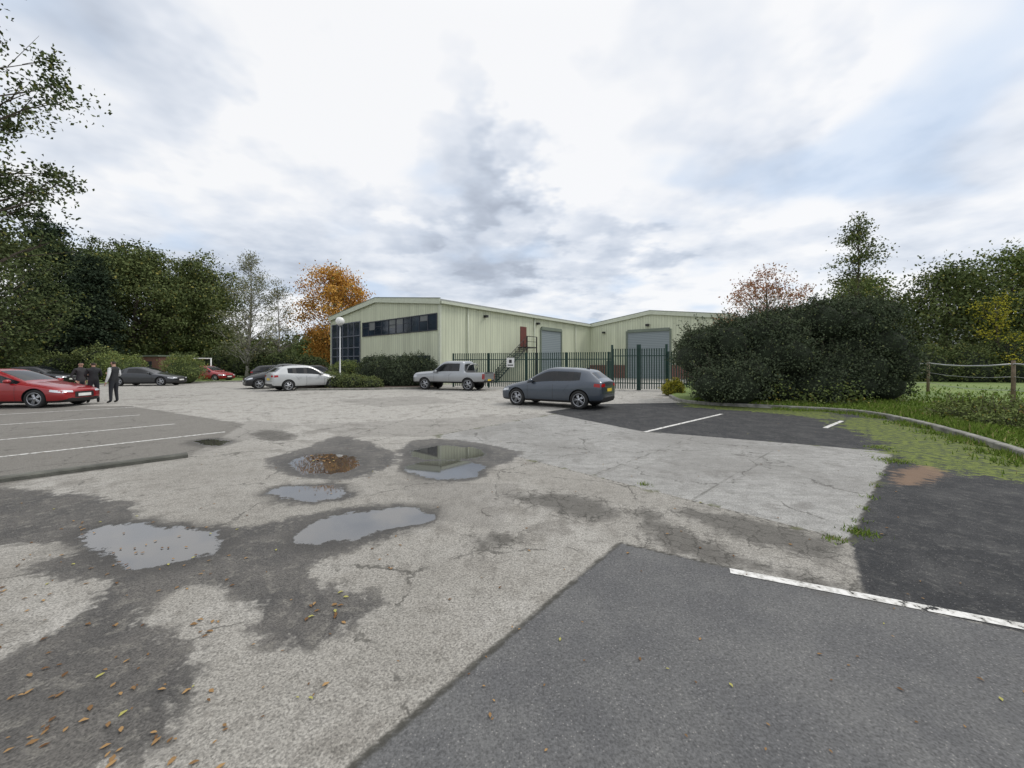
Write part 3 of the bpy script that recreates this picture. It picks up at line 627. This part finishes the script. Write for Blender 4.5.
boxes('walls',[(-1.7,1.7,-1.2,1.2,0,2.5)],m_brick,b4); boxes('roof',[(-1.85,1.85,-1.35,1.35,2.503,2.65)],m_fdark,b4); boxes('door',[(-.5,.5,-1.23,-1.203,0,2.0)],m_frame,b4)
# ------------------------------------------------------------------ PALISADE FENCE
FA=Vector((-4.3,28.0)); FB=Vector((12.5,23.0)); fd=(FB-FA).normalized(); fL=(FB-FA).length; fang=math.atan2(fd.y,fd.x)
def palisade(name,t0,t1,gate=False,h=2.45):
    o=FA+fd*t0; par=empty(name,(o.x,o.y,0),fang); L=t1-t0
    V=[];Fc=[];x=.08
    while x<L-.05:
        b0=len(V); wv_=.034
        ztop=h; y=-.03
        V+=[(x-wv_,y,.08),(x,y-.02,.08),(x+wv_,y,.08),(x-wv_,y,ztop-.14),(x,y-.02,ztop-.14),(x+wv_,y,ztop-.14),(x-wv_*1.2,y-.02,ztop),(x,y-.035,ztop-.02),(x+wv_*1.2,y-.02,ztop)]
        Fc+=[(b0,b0+1,b0+4,b0+3),(b0+1,b0+2,b0+5,b0+4),(b0+3,b0+4,b0+7,b0+6),(b0+4,b0+5,b0+8,b0+7)]
        x+=.145
    pyobj('pales',V,Fc,m_green,par)
    boxes('rails',[(0,L,-.02,.03,.42,.48),(0,L,-.02,.03,h-.5,h-.44)],m_green,par)
    ps=np.arange(0,L+.01,2.75) if not gate else [0,L/2-.06,L/2+.06,L]
    wd=.05 if not gate else .07
    boxes('posts',[(p-wd,p+wd,.035,.035+2*wd,0,h+(.0 if not gate else .25)) for p in ps],m_green,par)
    return par
tg0=.715*15.66;tg1=.925*15.66
palisade('palisade_fence',0,tg0); palisade('palisade_gate',tg0+.02,tg1,True,2.65); palisade('palisade_fence',tg1+.05,fL)
sg=empty('warning_sign',(*(FA+fd*4.4),1.75),fang)
boxes('panel',[(-.28,.28,-.11,-.09,-.3,.35)],m_white,sg); boxes('symbol',[(-.1,.1,-.113,-.1105,-.02,.22),(-.2,.2,-.113,-.1105,-.2,-.12)],m_black,sg)
lp=empty('street_lamp',(-12.6,28.2,0)); T=Tubes(); T.add([(0,0,0),(0,0,1.0),(0,0,1.02),(0,0,4.5)],[.09,.09,.055,.045],10); T.obj('column',m_galv,lp)
def lathe(name,prof,mat,par,k=20,loc=(0,0,0)):
    V=[];Fc=[]
    for r_,z in prof:
        for j in range(k): a=2*math.pi*j/k; V.append((loc[0]+r_*math.cos(a),loc[1]+r_*math.sin(a),loc[2]+z))
    for i in range(len(prof)-1):
        for j in range(k): Fc.append((i*k+j,i*k+(j+1)%k,(i+1)*k+(j+1)%k,(i+1)*k+j))
    return pyobj(name,V,Fc,mat,par,smooth=True)
lathe('globe',[(.001,0),(.16,.03),(.27,.14),(.32,.3),(.27,.47),(.16,.58),(.001,.61)],simple('opal_globe',(.78,.78,.76),.3,var=.03),lp,20,(0,0,4.5))
lathe('collar',[(.05,0),(.13,.02),(.13,.1),(.05,.12)],m_galv,lp,12,(0,0,4.44))
hb=empty('height_barrier',(-31.5,38.5,0)); T=Tubes()
for x in (-1.6,1.4): T.add([(x,0,0),(x,0,2.3)],[.06,.06],6)
T.add([(-1.6,0,2.25),(1.4,0,2.25)],[.05,.05],6); T.add([(-1.6,0,1.1),(1.4,0,1.1)],[.04,.04],6); T.obj('frame',m_white,hb)
for x,y in ((-14.2,24.8),(-15.0,26.8)):
    bo=empty('bollard',(x,y,0)); lathe('post',[(.07,0),(.07,.85),(.05,.92),(.001,.94)],m_white,bo,10)
wf=empty('post_and_wire_fence'); T=Tubes(); pts=[(22.6,25,.3),(19,17.6,.3),(16.9,13,.25),(15.2,8.8,.25),(13.4,4,.2)]
for (x,y,z) in pts: T.add([(x,y,z-.3),(x+.03,y,z+.8),(x+.05,y+.02,z+1.5)],[.06,.055,.05],7)
T.obj('posts',m_wood,wf)
T=Tubes()
for hh,rd in ((1.38,.03),(.95,.008),(.5,.008)):
    for (a,b_) in zip(pts[:-1],pts[1:]):
        A_=Vector(a)+Vector((0,-.06,hh));B_=Vector(b_)+Vector((0,-.06,hh)); T.add([A_.lerp(B_,t)-Vector((0,0,.10*4*t*(1-t))) for t in (0,.25,.5,.75,1)],[rd]*5,5)
T.obj('wires',m_galv,wf)
# ------------------------------------------------------------------ VEHICLES
def paint(name,c,metal=.5):
    m=simple(name,c,.32,metal,var=.08,scale=1.5,coat=.8); m.node_tree.nodes['Principled BSDF'].inputs['Coat Roughness'].default_value=.06; return m
# station: x,w,zb,zbelt,ztop,wtop
HATCH=dict(L=4.3,ax=(1.33,-1.30),rw=.335,
 st=[(2.13,.60,.28,.54,.60,.44),(2.08,.77,.20,.61,.67,.58),(1.9,.855,.19,.67,.77,.66),(1.45,.885,.19,.76,.88,.70),(1.02,.89,.19,.83,.955,.71),(.92,.89,.19,.85,.98,.71),
     (.52,.89,.19,.87,1.23,.66),(.12,.89,.19,.88,1.415,.62),(-.05,.89,.19,.885,1.445,.615),(-.22,.89,.19,.89,1.455,.61),(-.30,.89,.19,.895,1.457,.61),(-.92,.895,.19,.92,1.435,.61),(-1.0,.895,.19,.925,1.43,.605),
     (-1.34,.89,.19,.96,1.395,.60),(-1.56,.88,.20,.98,1.36,.59),(-1.63,.875,.21,.985,1.32,.60),(-1.98,.85,.23,.97,1.04,.67),(-2.09,.82,.24,.92,.99,.67),(-2.15,.78,.28,.82,.90,.60)],
 side=[(.92,-.22),(-.30,-.92),(-1.0,-1.34)],ws=(.92,.12),rwz=(-1.63,-1.98),bp=[(-.22,-.30),(-.92,-1.0)])
SEDAN=dict(L=4.7,ax=(1.42,-1.45),rw=.34,
 st=[(2.33,.58,.28,.54,.60,.42),(2.27,.78,.20,.61,.67,.56),(2.05,.88,.16,.68,.76,.66),(1.5,.915,.16,.79,.87,.68),(1.05,.92,.16,.87,.95,.68),(.92,.92,.16,.89,.98,.67),
     (.45,.92,.16,.89,1.22,.65),(0,.92,.16,.90,1.40,.62),(-.2,.92,.16,.905,1.44,.62),(-.33,.92,.16,.91,1.45,.62),(-.42,.92,.16,.915,1.455,.62),(-.95,.925,.16,.94,1.43,.61),(-1.1,.925,.16,.95,1.40,.61),
     (-1.4,.92,.16,.965,1.30,.60),(-1.8,.90,.17,.98,1.10,.62),(-1.95,.89,.18,.98,1.06,.64),(-2.25,.84,.22,.95,1.01,.64),(-2.33,.74,.28,.82,.88,.55)],
 side=[(.92,-.33),(-.42,-.95),(-1.1,-1.4)],ws=(.92,0),rwz=(-.95,-1.8),bp=[(-.33,-.42)])
PICK=dict(L=5.2,ax=(1.62,-1.48),rw=.39,
 st=[(2.58,.66,.48,.86,.96,.5),(2.53,.84,.44,.95,1.07,.62),(2.3,.90,.44,1.01,1.15,.68),(1.6,.91,.44,1.06,1.20,.72),(1.15,.91,.44,1.08,1.23,.72),(1.02,.91,.44,1.09,1.25,.72),
     (.68,.91,.44,1.10,1.55,.70),(.38,.91,.44,1.10,1.80,.68),(.1,.91,.44,1.10,1.86,.68),(-.15,.91,.44,1.10,1.87,.68),(-.25,.91,.44,1.10,1.87,.68),(-1.0,.91,.44,1.11,1.86,.68),(-1.10,.91,.44,1.11,1.84,.67),
     (-1.18,.91,.44,1.11,1.72,.68),(-1.22,.91,.44,1.11,1.18,.78),(-1.28,.91,.45,1.11,1.12,.82),(-2.45,.91,.48,1.12,1.13,.82),(-2.55,.905,.50,1.12,1.13,.82),(-2.58,.88,.52,1.09,1.10,.78)],
 side=[(1.02,-.15),(-.25,-1.0)],ws=(1.02,.38),rwz=(-1.18,-1.22),bp=[(-.15,-.25)])
wheelcache={}
def wheelmesh(rw):
    if rw in wheelcache: return wheelcache[rw]
    def lat(prof,k=28):
        V=[];Fc=[]
        for r_,y in prof:
            for j in range(k): a=2*math.pi*j/k; V.append((r_*math.cos(a),y,r_*math.sin(a)))
        for i in range(len(prof)-1):
            for j in range(k): Fc.append((i*k+j,i*k+(j+1)%k,(i+1)*k+(j+1)%k,(i+1)*k+j))
        return V,Fc
    ri=rw*.70
    V,Fc=lat([(ri,-.11),(rw*.93,-.11),(rw,-.08),(rw,.08),(rw*.93,.108),(rw*.8,.112),(ri,.10),(ri-.005,.03)])
    ty=bpy.data.meshes.new('tyre'); ty.from_pydata(V,[],Fc); ty.materials.append(m_rubber)
    V,Fc=lat([(.001,.02),(ri,.02),(ri,.10),(ri-.02,.104),(ri-.025,.09)])
    n0=len(Fc); mi=[1]*28+[1]*28+[0]*(n0-56)
    for s in range(10):
        a0=2*math.pi*(s//2)/5+(.16 if s%2 else -.16); c_,s_=math.cos(a0),math.sin(a0); b0=len(V)
        for (r_,w_) in ((.03,.028),(ri-.015,.02)):
            for (sg_,y) in ((-1,.04),(1,.04),(1,.085),(-1,.085)):
                tx=-s_*w_*sg_; tz=c_*w_*sg_; V.append((r_*c_+tx,y,r_*s_+tz))
        for q in ((0,1,5,4),(1,2,6,5),(2,3,7,6),(3,0,4,7),(4,5,6,7)): Fc.append(tuple(b0+t for t in q)); mi.append(0)
    b0=len(V); hv,hf=lat([(.06,.05),(.055,.095),(.001,.1)]); V+=hv; Fc+=[tuple(b0+t for t in f) for f in hf]; mi+=[0]*len(hf)
    rm=bpy.data.meshes.new('rim'); rm.from_pydata(V,[],Fc); rm.materials.append(m_alloy); rm.materials.append(m_black)
    for p,i in zip(rm.polygons,mi): p.material_index=i
    for mm in (ty,rm):
        for p in mm.polygons: p.use_smooth=True
    wheelcache[rw]=(ty,rm); return ty,rm
def vehicle(name,spec,loc,heading,mpaint,zs=1.0,ws_=1.0,pick=False,ls=1.0):
    par=empty(name,(loc[0],loc[1],0),heading); S=spec['st']; rings=[]
    for (x,w_,zb,zbelt,zt,wt) in S:
        f=lambda z: zb+(z-zb)*zs if z>zb else z
        zbelt=f(zbelt); zt=f(zt); w_*=ws_; wt*=ws_; g=min(.06,(zt-zbelt)*.3)
        half=[(0,zb),(w_*.82,zb),(w_*.965,zb+.07),(w_,zb+(zbelt-zb)*.5),(w_*.985,zbelt-.06),(w_*.955,zbelt),(min(wt+.045,w_*.93),zt-g),(wt-.045,zt-g*.2),(wt*.5,zt+.012),(0,zt+.02)]
        rings.append([(x,y,z) for y,z in half]+[(x,-y,z) for y,z in half[-2:0:-1]])
    n=len(rings[0]); V=[v_ for r_ in rings for v_ in r_]; Fc=[];mi=[]
    def inr(a,b_,R): return any(a<=r0+1e-6 and b_>=r1-1e-6 for r0,r1 in R)
    for i in range(len(rings)-1):
        xa,xb=S[i][0],S[i+1][0]
        for j in range(n):
            k_=(j+1)%n; Fc.append((i*n+j,i*n+k_,(i+1)*n+k_,(i+1)*n+j)); jj=j if j<9 else n-1-j; mt=0
            if jj==5:
                if inr(xa,xb,spec['side']): mt=1
                elif inr(xa,xb,spec['bp']): mt=2
            if jj in (7,8) and (inr(xa,xb,[spec['ws']]) or inr(xa,xb,[spec['rwz']])): mt=1
            if jj in (0,1): mt=2
            if pick and jj in(7,8) and xb<-1.25: mt=2
            mi.append(mt)
    Fc.append(tuple(range(n))[::-1]); Fc.append(tuple((len(rings)-1)*n+j for j in range(n))); mi+=[0,0]
    body=pyobj('body',V,Fc,[mpaint,m_glass,m_black],par,True,mi)
    bm=bmesh.new(); bm.from_mesh(body.data); bmesh.ops.recalc_face_normals(bm,faces=bm.faces); bm.to_mesh(body.data); bm.free()
    mod=body.modifiers.new('s','SUBSURF'); mod.levels=2; mod.render_levels=2
    cut=[]; rw=spec['rw']
    for ax in spec['ax']:
        for sgn in (1,-1):
            bmc=bmesh.new(); bmesh.ops.create_cone(bmc,cap_ends=True,segments=32,radius1=rw+.045,radius2=rw+.045,depth=.5)
            cm=bpy.data.meshes.new('cut'); bmc.to_mesh(cm); bmc.free(); cm.materials.append(m_black)
            c_=bpy.data.objects.new('cut',cm); COL.objects.link(c_); c_.parent=par; c_.location=(ax,sgn*(.90*ws_+.02),rw+.01); c_.rotation_euler=(math.pi/2,0,0); cut.append(c_)
            bo=body.modifiers.new('b','BOOLEAN'); bo.operation='DIFFERENCE'; bo.object=c_; bo.solver='EXACT'; bo.material_mode='TRANSFER'
    bpy.context.view_layer.update(); dg=bpy.context.evaluated_depsgraph_get()
    nm=bpy.data.meshes.new_from_object(body.evaluated_get(dg)); body.modifiers.clear(); body.data=nm
    for c_ in cut: bpy.data.objects.remove(c_)
    for p in nm.polygons: p.use_smooth=True
    try: nm.set_sharp_from_angle(angle=math.radians(40))
    except Exception: pass
    bv=BVHTree.FromPolygons([v_.co for v_ in nm.vertices],[tuple(p.vertices) for p in nm.polygons])
    zf=lambda z: .17+(z-.17)*zs
    def patch(nm_,axis,c,mat,off=.004,nu=6,nv=3):
        V=[]
        for i in range(nu+1):
            for j in range(nv+1):
                u_,v_=i/nu,j/nv; a=[(c[0][q]*(1-u_)+c[1][q]*u_)*(1-v_)+(c[3][q]*(1-u_)+c[2][q]*u_)*v_ for q in (0,1)]
                z=zf(a[1]) if not pick else a[1]
                if axis in (1,-1): o_=Vector((a[0],3*axis,z)); d_=Vector((0,-axis,0))
                else: sg_=1 if axis=='f' else -1; o_=Vector((4*sg_,a[0],z)); d_=Vector((-sg_,0,0))
                h=bv.ray_cast(o_,d_)
                if h[0] is None: return
                V.append(h[0]-d_*off)
        Fc=[(i*(nv+1)+j,(i+1)*(nv+1)+j,(i+1)*(nv+1)+j+1,i*(nv+1)+j+1) for i in range(nu) for j in range(nv)]
        pyobj(nm_,V,Fc,mat,par,True)
    Lh=spec['L']/2; bz=S[8][3]; dz=.1 if pick else 0
    R_=lambda x0,x1,z0,z1:[(x0,z0),(x1,z0),(x1,z1),(x0,z1)]
    for sg_ in (1,-1):
        xf=S[5][0]-.08
        bx=spec['bp'][0][0]-.04
        for x in (xf-.02,bx): patch('door_gap',sg_,R_(x,x+.012,.27+dz*2,bz-.03),m_black,.002,1,8)
        xr=spec['bp'][1][0] if len(spec['bp'])>1 else spec['side'][-1][0]-.1
        patch('door_gap',sg_,[(xr+.22,.62+dz*3),(xr+.232,.62+dz*3),(xr+.03,bz-.03),(xr+.018,bz-.03)] ,m_black,.002,1,6)
        patch('sill_line',sg_,R_(xf,xr+.35,.24+dz*2,.255+dz*2),m_black,.002,12,1)
        for hx in (bx+.12,xr+.18): patch('door_handle',sg_,R_(hx,hx+.2,bz-.14,bz-.11),mpaint,.02,3,1)
        patch('headlamp',sg_,[(Lh-.45,.60+dz*2.6),(Lh-.10,.54+dz*2.6),(Lh-.12,.63+dz*2.6),(Lh-.45,.68+dz*2.6)],m_clear,.006,5,2)
        patch('tail_lamp',sg_,[(-Lh+.30,.80),(-Lh+.07,.78),(-Lh+.09,.90),(-Lh+.28,.91)] if not pick else [(-Lh+.12,.72),(-Lh+.03,.72),(-Lh+.03,1.04),(-Lh+.12,1.04)],m_red,.006,5,2)
        patch('headlamp','f',[(sg_*.45,.56+dz*3),(sg_*.74,.58+dz*3),(sg_*.74,.66+dz*3),(sg_*.45,.63+dz*3)],m_clear,.006,5,2)
        patch('tail_lamp','r',[(sg_*.46,.80),(sg_*.78,.79),(sg_*.78,.90),(sg_*.46,.90)] if not pick else [(sg_*.76,.72),(sg_*.86,.72),(sg_*.86,1.04),(sg_*.76,1.04)],m_red,.006,5,2)
        me_=bpy.data.meshes.new('mirror'); bm=bmesh.new(); bmesh.ops.create_uvsphere(bm,u_segments=12,v_segments=8,radius=1)
        bmesh.ops.scale(bm,vec=(.09,.12,.075),verts=bm.verts); bm.to_mesh(me_); bm.free()
        for p in me_.polygons: p.use_smooth=True
        o=addobj('door_mirror',me_,par,[mpaint]); o.location=(S[5][0]-.28,sg_*(.87*ws_+.08),(zf(bz) if not pick else bz)+.09)
    patch('front_grille','f',R_(-.38,.38,.36+dz*2,.58+dz*3),m_black,.005,8,3)
    patch('front_plate','f',R_(-.26,.26,.40+dz*2,.51+dz*2),m_wplate,.014,4,1)
    patch('lower_intake','f',R_(-.62,.62,.27+dz*2,.34+dz*2),m_black,.005,8,2)
    patch('rear_plate','r',R_(-.26,.26,.62,.73) if not pick else R_(-.26,.26,.60,.71),m_yplate,.012,4,1)
    patch('rear_diffuser','r',R_(-.60,.60,.30,.42) if not pick else R_(-.8,.8,.56,.64),m_black,.006,8,2)
    patch('hatch_gap','r',R_(-.66,.66,.55,.562) if not pick else R_(-.74,.74,.70,.712),m_black,.002,8,1)
    ty,rm=wheelmesh(rw)
    for ax in spec['ax']:
        for sgn in (1,-1):
            for q,mm in (('tyre',ty),('rim',rm)):
                o=addobj(q,mm,par); o.location=(ax,sgn*(.785*ws_+(.0)),rw)
                if sgn<0: o.rotation_euler=(0,0,math.pi)
    if not pick and spec is HATCH:
        boxes('roof_aerial',[(-1.4,-1.28,-.015,.015,zf(1.38),zf(1.45))],m_black,par)
    if pick:
        T=Tubes()
        for sg_ in(1,-1): T.add([(-1.3,sg_*.76,1.1),(-1.48,sg_*.70,1.55),(-1.48,sg_*.3,1.66),(-1.48,0,1.66)],[.035]*4,8)
        T.obj('sports_bar',m_galv,par)
        for sg_ in (1,-1): patch('side_step',sg_,R_(-1.0,1.1,.47,.52),m_black,.05,8,1)
    return par
P_grey=paint('dark_grey_paint',(.06,.075,.098),.4); P_red=paint('red_paint',(.30,.008,.012),.2); P_sil=paint('silver_paint',(.36,.375,.39),.6); P_wht=paint('pale_silver_paint',(.50,.51,.51),.3)
P_blk=paint('black_paint',(.012,.013,.016),.3); P_dk=paint('charcoal_paint',(.03,.033,.038),.4)
vehicle('parked_car',HATCH,(1.76,15.3),math.radians(180-32),P_grey,1.04)
vehicle('pickup_truck',PICK,(-3.85,25.2),math.radians(180-20),P_sil,pick=True)
vehicle('parked_car',HATCH,(-13.5,25.2),math.radians(48),P_wht,1.10,1.0)
vehicle('parked_car',HATCH,(-16.4,27.2),math.radians(40+180),P_blk,1.17,1.04)
vehicle('parked_car',SEDAN,(-19.2,14.9),math.radians(8),P_red)
vehicle('parked_car',SEDAN,(-28.5,30.2),math.radians(8),P_dk)
vehicle('parked_car',HATCH,(-38.5,31.5),math.radians(10),P_blk,1.05)
vehicle('parked_car',HATCH,(-30.0,38.2),math.radians(-5),P_red,1.05)
vehicle('parked_car',HATCH,(-22.8,37.5),math.radians(15),P_blk,1.1)
vehicle('parked_car',HATCH,(-20,40.5),math.radians(15),P_dk,1.1)
# ------------------------------------------------------------------ PEOPLE
m_skin=simple('skin',(.42,.25,.18),.55,var=.05); m_hair=simple('hair',(.03,.02,.015),.7); m_trs=simple('dark_trousers',(.018,.02,.026),.85)
m_shoe=simple('shoes',(.02,.018,.016),.5); m_jk=simple('black_jacket',(.014,.015,.018),.75,bump=.4,bscale=12); m_jk2=simple('charcoal_jacket',(.035,.033,.036),.8,bump=.4,bscale=12)
m_wsh=simple('white_shirt',(.65,.66,.66),.8,bump=.3,bscale=12)
def person(name,loc,rot,mtop,msleeve,pose,scale=1.0):
    par=empty(name,(loc[0],loc[1],0),rot); par.scale=(scale,)*3
    J=[((0,0,.96),.155,.115),((0,0,1.10),.145,.105),((0,.01,1.27),.165,.115),((0,0,1.41),.13,.095),((0,0,1.485),.06,.06),((0,.012,1.55),.058,.062),((0,.02,1.63),.077,.095),((0,.015,1.70),.07,.085)]
    E=[(0,1),(1,2),(2,3),(3,4),(4,5),(5,6),(6,7)]
    palms=[]
    def add(p,rx,ry,par_): J.append((p,rx,ry)); E.append((par_,len(J)-1)); return len(J)-1
    for s in (-1,1):
        sh=add((s*.175,0,1.40),.068,.068,3)
        if pose=='pockets': el,wr,pm=(s*.27,-.07,1.14),(s*.21,.06,.94),(s*.19,.09,.88)
        elif pose=='folded': el,wr,pm=(s*.24,.03,1.14),(s*.03,.20,1.13+.03*s),(-s*.06,.20,1.15+.03*s)
        else: el,wr,pm=((s*.25,-.02,1.12),(s*.26,.06,.88),(s*.26,.08,.81)) if s<0 else ((s*.25,-.02,1.12),(s*.20,.25,1.14),(s*.17,.32,1.18))
        e_=add(el,.05,.05,sh); w1=add(wr,.033,.033,e_); p1=add(pm,.036,.02,w1); palms.append((Vector(pm),Vector(wr)))
        d=(Vector(pm)-Vector(wr)).normalized(); sd_=d.orthogonal().normalized()
        for q,(o_,l_) in enumerate(((-.03,.065),(-.01,.08),(.01,.085),(.03,.07))):
            b0=Vector(pm)+sd_*o_+d*.03; t1=add(tuple(b0),.010,.010,p1); t2=add(tuple(b0+d*l_*.55+Vector((0,.008,0))),.009,.009,t1); add(tuple(b0+d*l_+Vector((0,.02,0))),.007,.007,t2)
        tb=Vector(pm)-sd_*.035-d*.015; t1=add(tuple(tb),.011,.011,p1); add(tuple(tb-sd_*.02+d*.045),.009,.009,t1)
        st_=.03 if pose!='pockets' else .06
        hp=add((s*.09,0,.90),.095,.10,0); kn=add((s*(.10+st_*.5),.015,.50),.062,.065,hp); an=add((s*(.11+st_),-.01,.10),.045,.048,kn); add((s*(.13+st_),.13,.045),.042,.035,an)
    me_=bpy.data.meshes.new('figure'); me_.from_pydata([j[0] for j in J],E,[]); o=addobj('figure',me_,par,[m_skin,mtop,msleeve,m_trs,m_shoe,m_hair])
    mod=o.modifiers.new('sk','SKIN'); mod.use_smooth_shade=True
    for v_,j in zip(me_.skin_vertices[0].data,J): v_.radius=(j[1],j[2])
    me_.skin_vertices[0].data[0].use_root=True
    o.modifiers.new('ss','SUBSURF').levels=1; o.modifiers['ss'].render_levels=1
    bpy.context.view_layer.update(); dg=bpy.context.evaluated_depsgraph_get(); nm=bpy.data.meshes.new_from_object(o.evaluated_get(dg)); o.modifiers.clear(); o.data=nm
    while len(nm.materials)<6: nm.materials.append([m_skin,mtop,msleeve,m_trs,m_shoe,m_hair][len(nm.materials)])
    for p in nm.polygons:
        c=p.center; p.use_smooth=True; hand=any((c-(pm+(pm-wr)*.6)).length<.085 or (c-pm).length<.06 for pm,wr in palms)
        if hand: mt=0
        elif c.z>1.50: mt=5 if (c.z>1.67 or (c.y<.0 and c.z>1.58)) else 0
        elif c.z<.085: mt=4
        elif c.z<.90 and abs(c.x)<.21: mt=3
        elif abs(c.x)>.17: mt=2
        else: mt=1
        p.material_index=mt
    bm=bmesh.new()
    for (x,y,z,sx,sy,sz) in ((0,.115,1.615,.012,.02,.022),(-.078,.02,1.62,.012,.02,.03),(.078,.02,1.62,.012,.02,.03)):
        bmesh.ops.create_uvsphere(bm,u_segments=8,v_segments=6,radius=1,matrix=Matrix.Translation((x,y,z))@Matrix.Diagonal((sx,sy,sz,1)))
    fm=bpy.data.meshes.new('nose_ears'); bm.to_mesh(fm); bm.free(); addobj('nose_and_ears',fm,par,[m_skin])
    boxes('eyes',[(-.04,-.022,.098,.106,1.638,1.648),(.022,.04,.098,.106,1.638,1.648),(-.025,.025,.1,.108,1.572,1.58)],m_hair,par)
    return par
person('person',(-18.6,16.6),math.radians(-100),m_jk2,m_jk2,'pockets',1.0)
person('person',(-17.5,16.1),math.radians(60),m_jk,m_jk,'folded',1.0)
person('person',(-16.65,16.1),math.radians(95),m_jk,m_wsh,'gesture',1.03)
print('objects',len(bpy.data.objects))
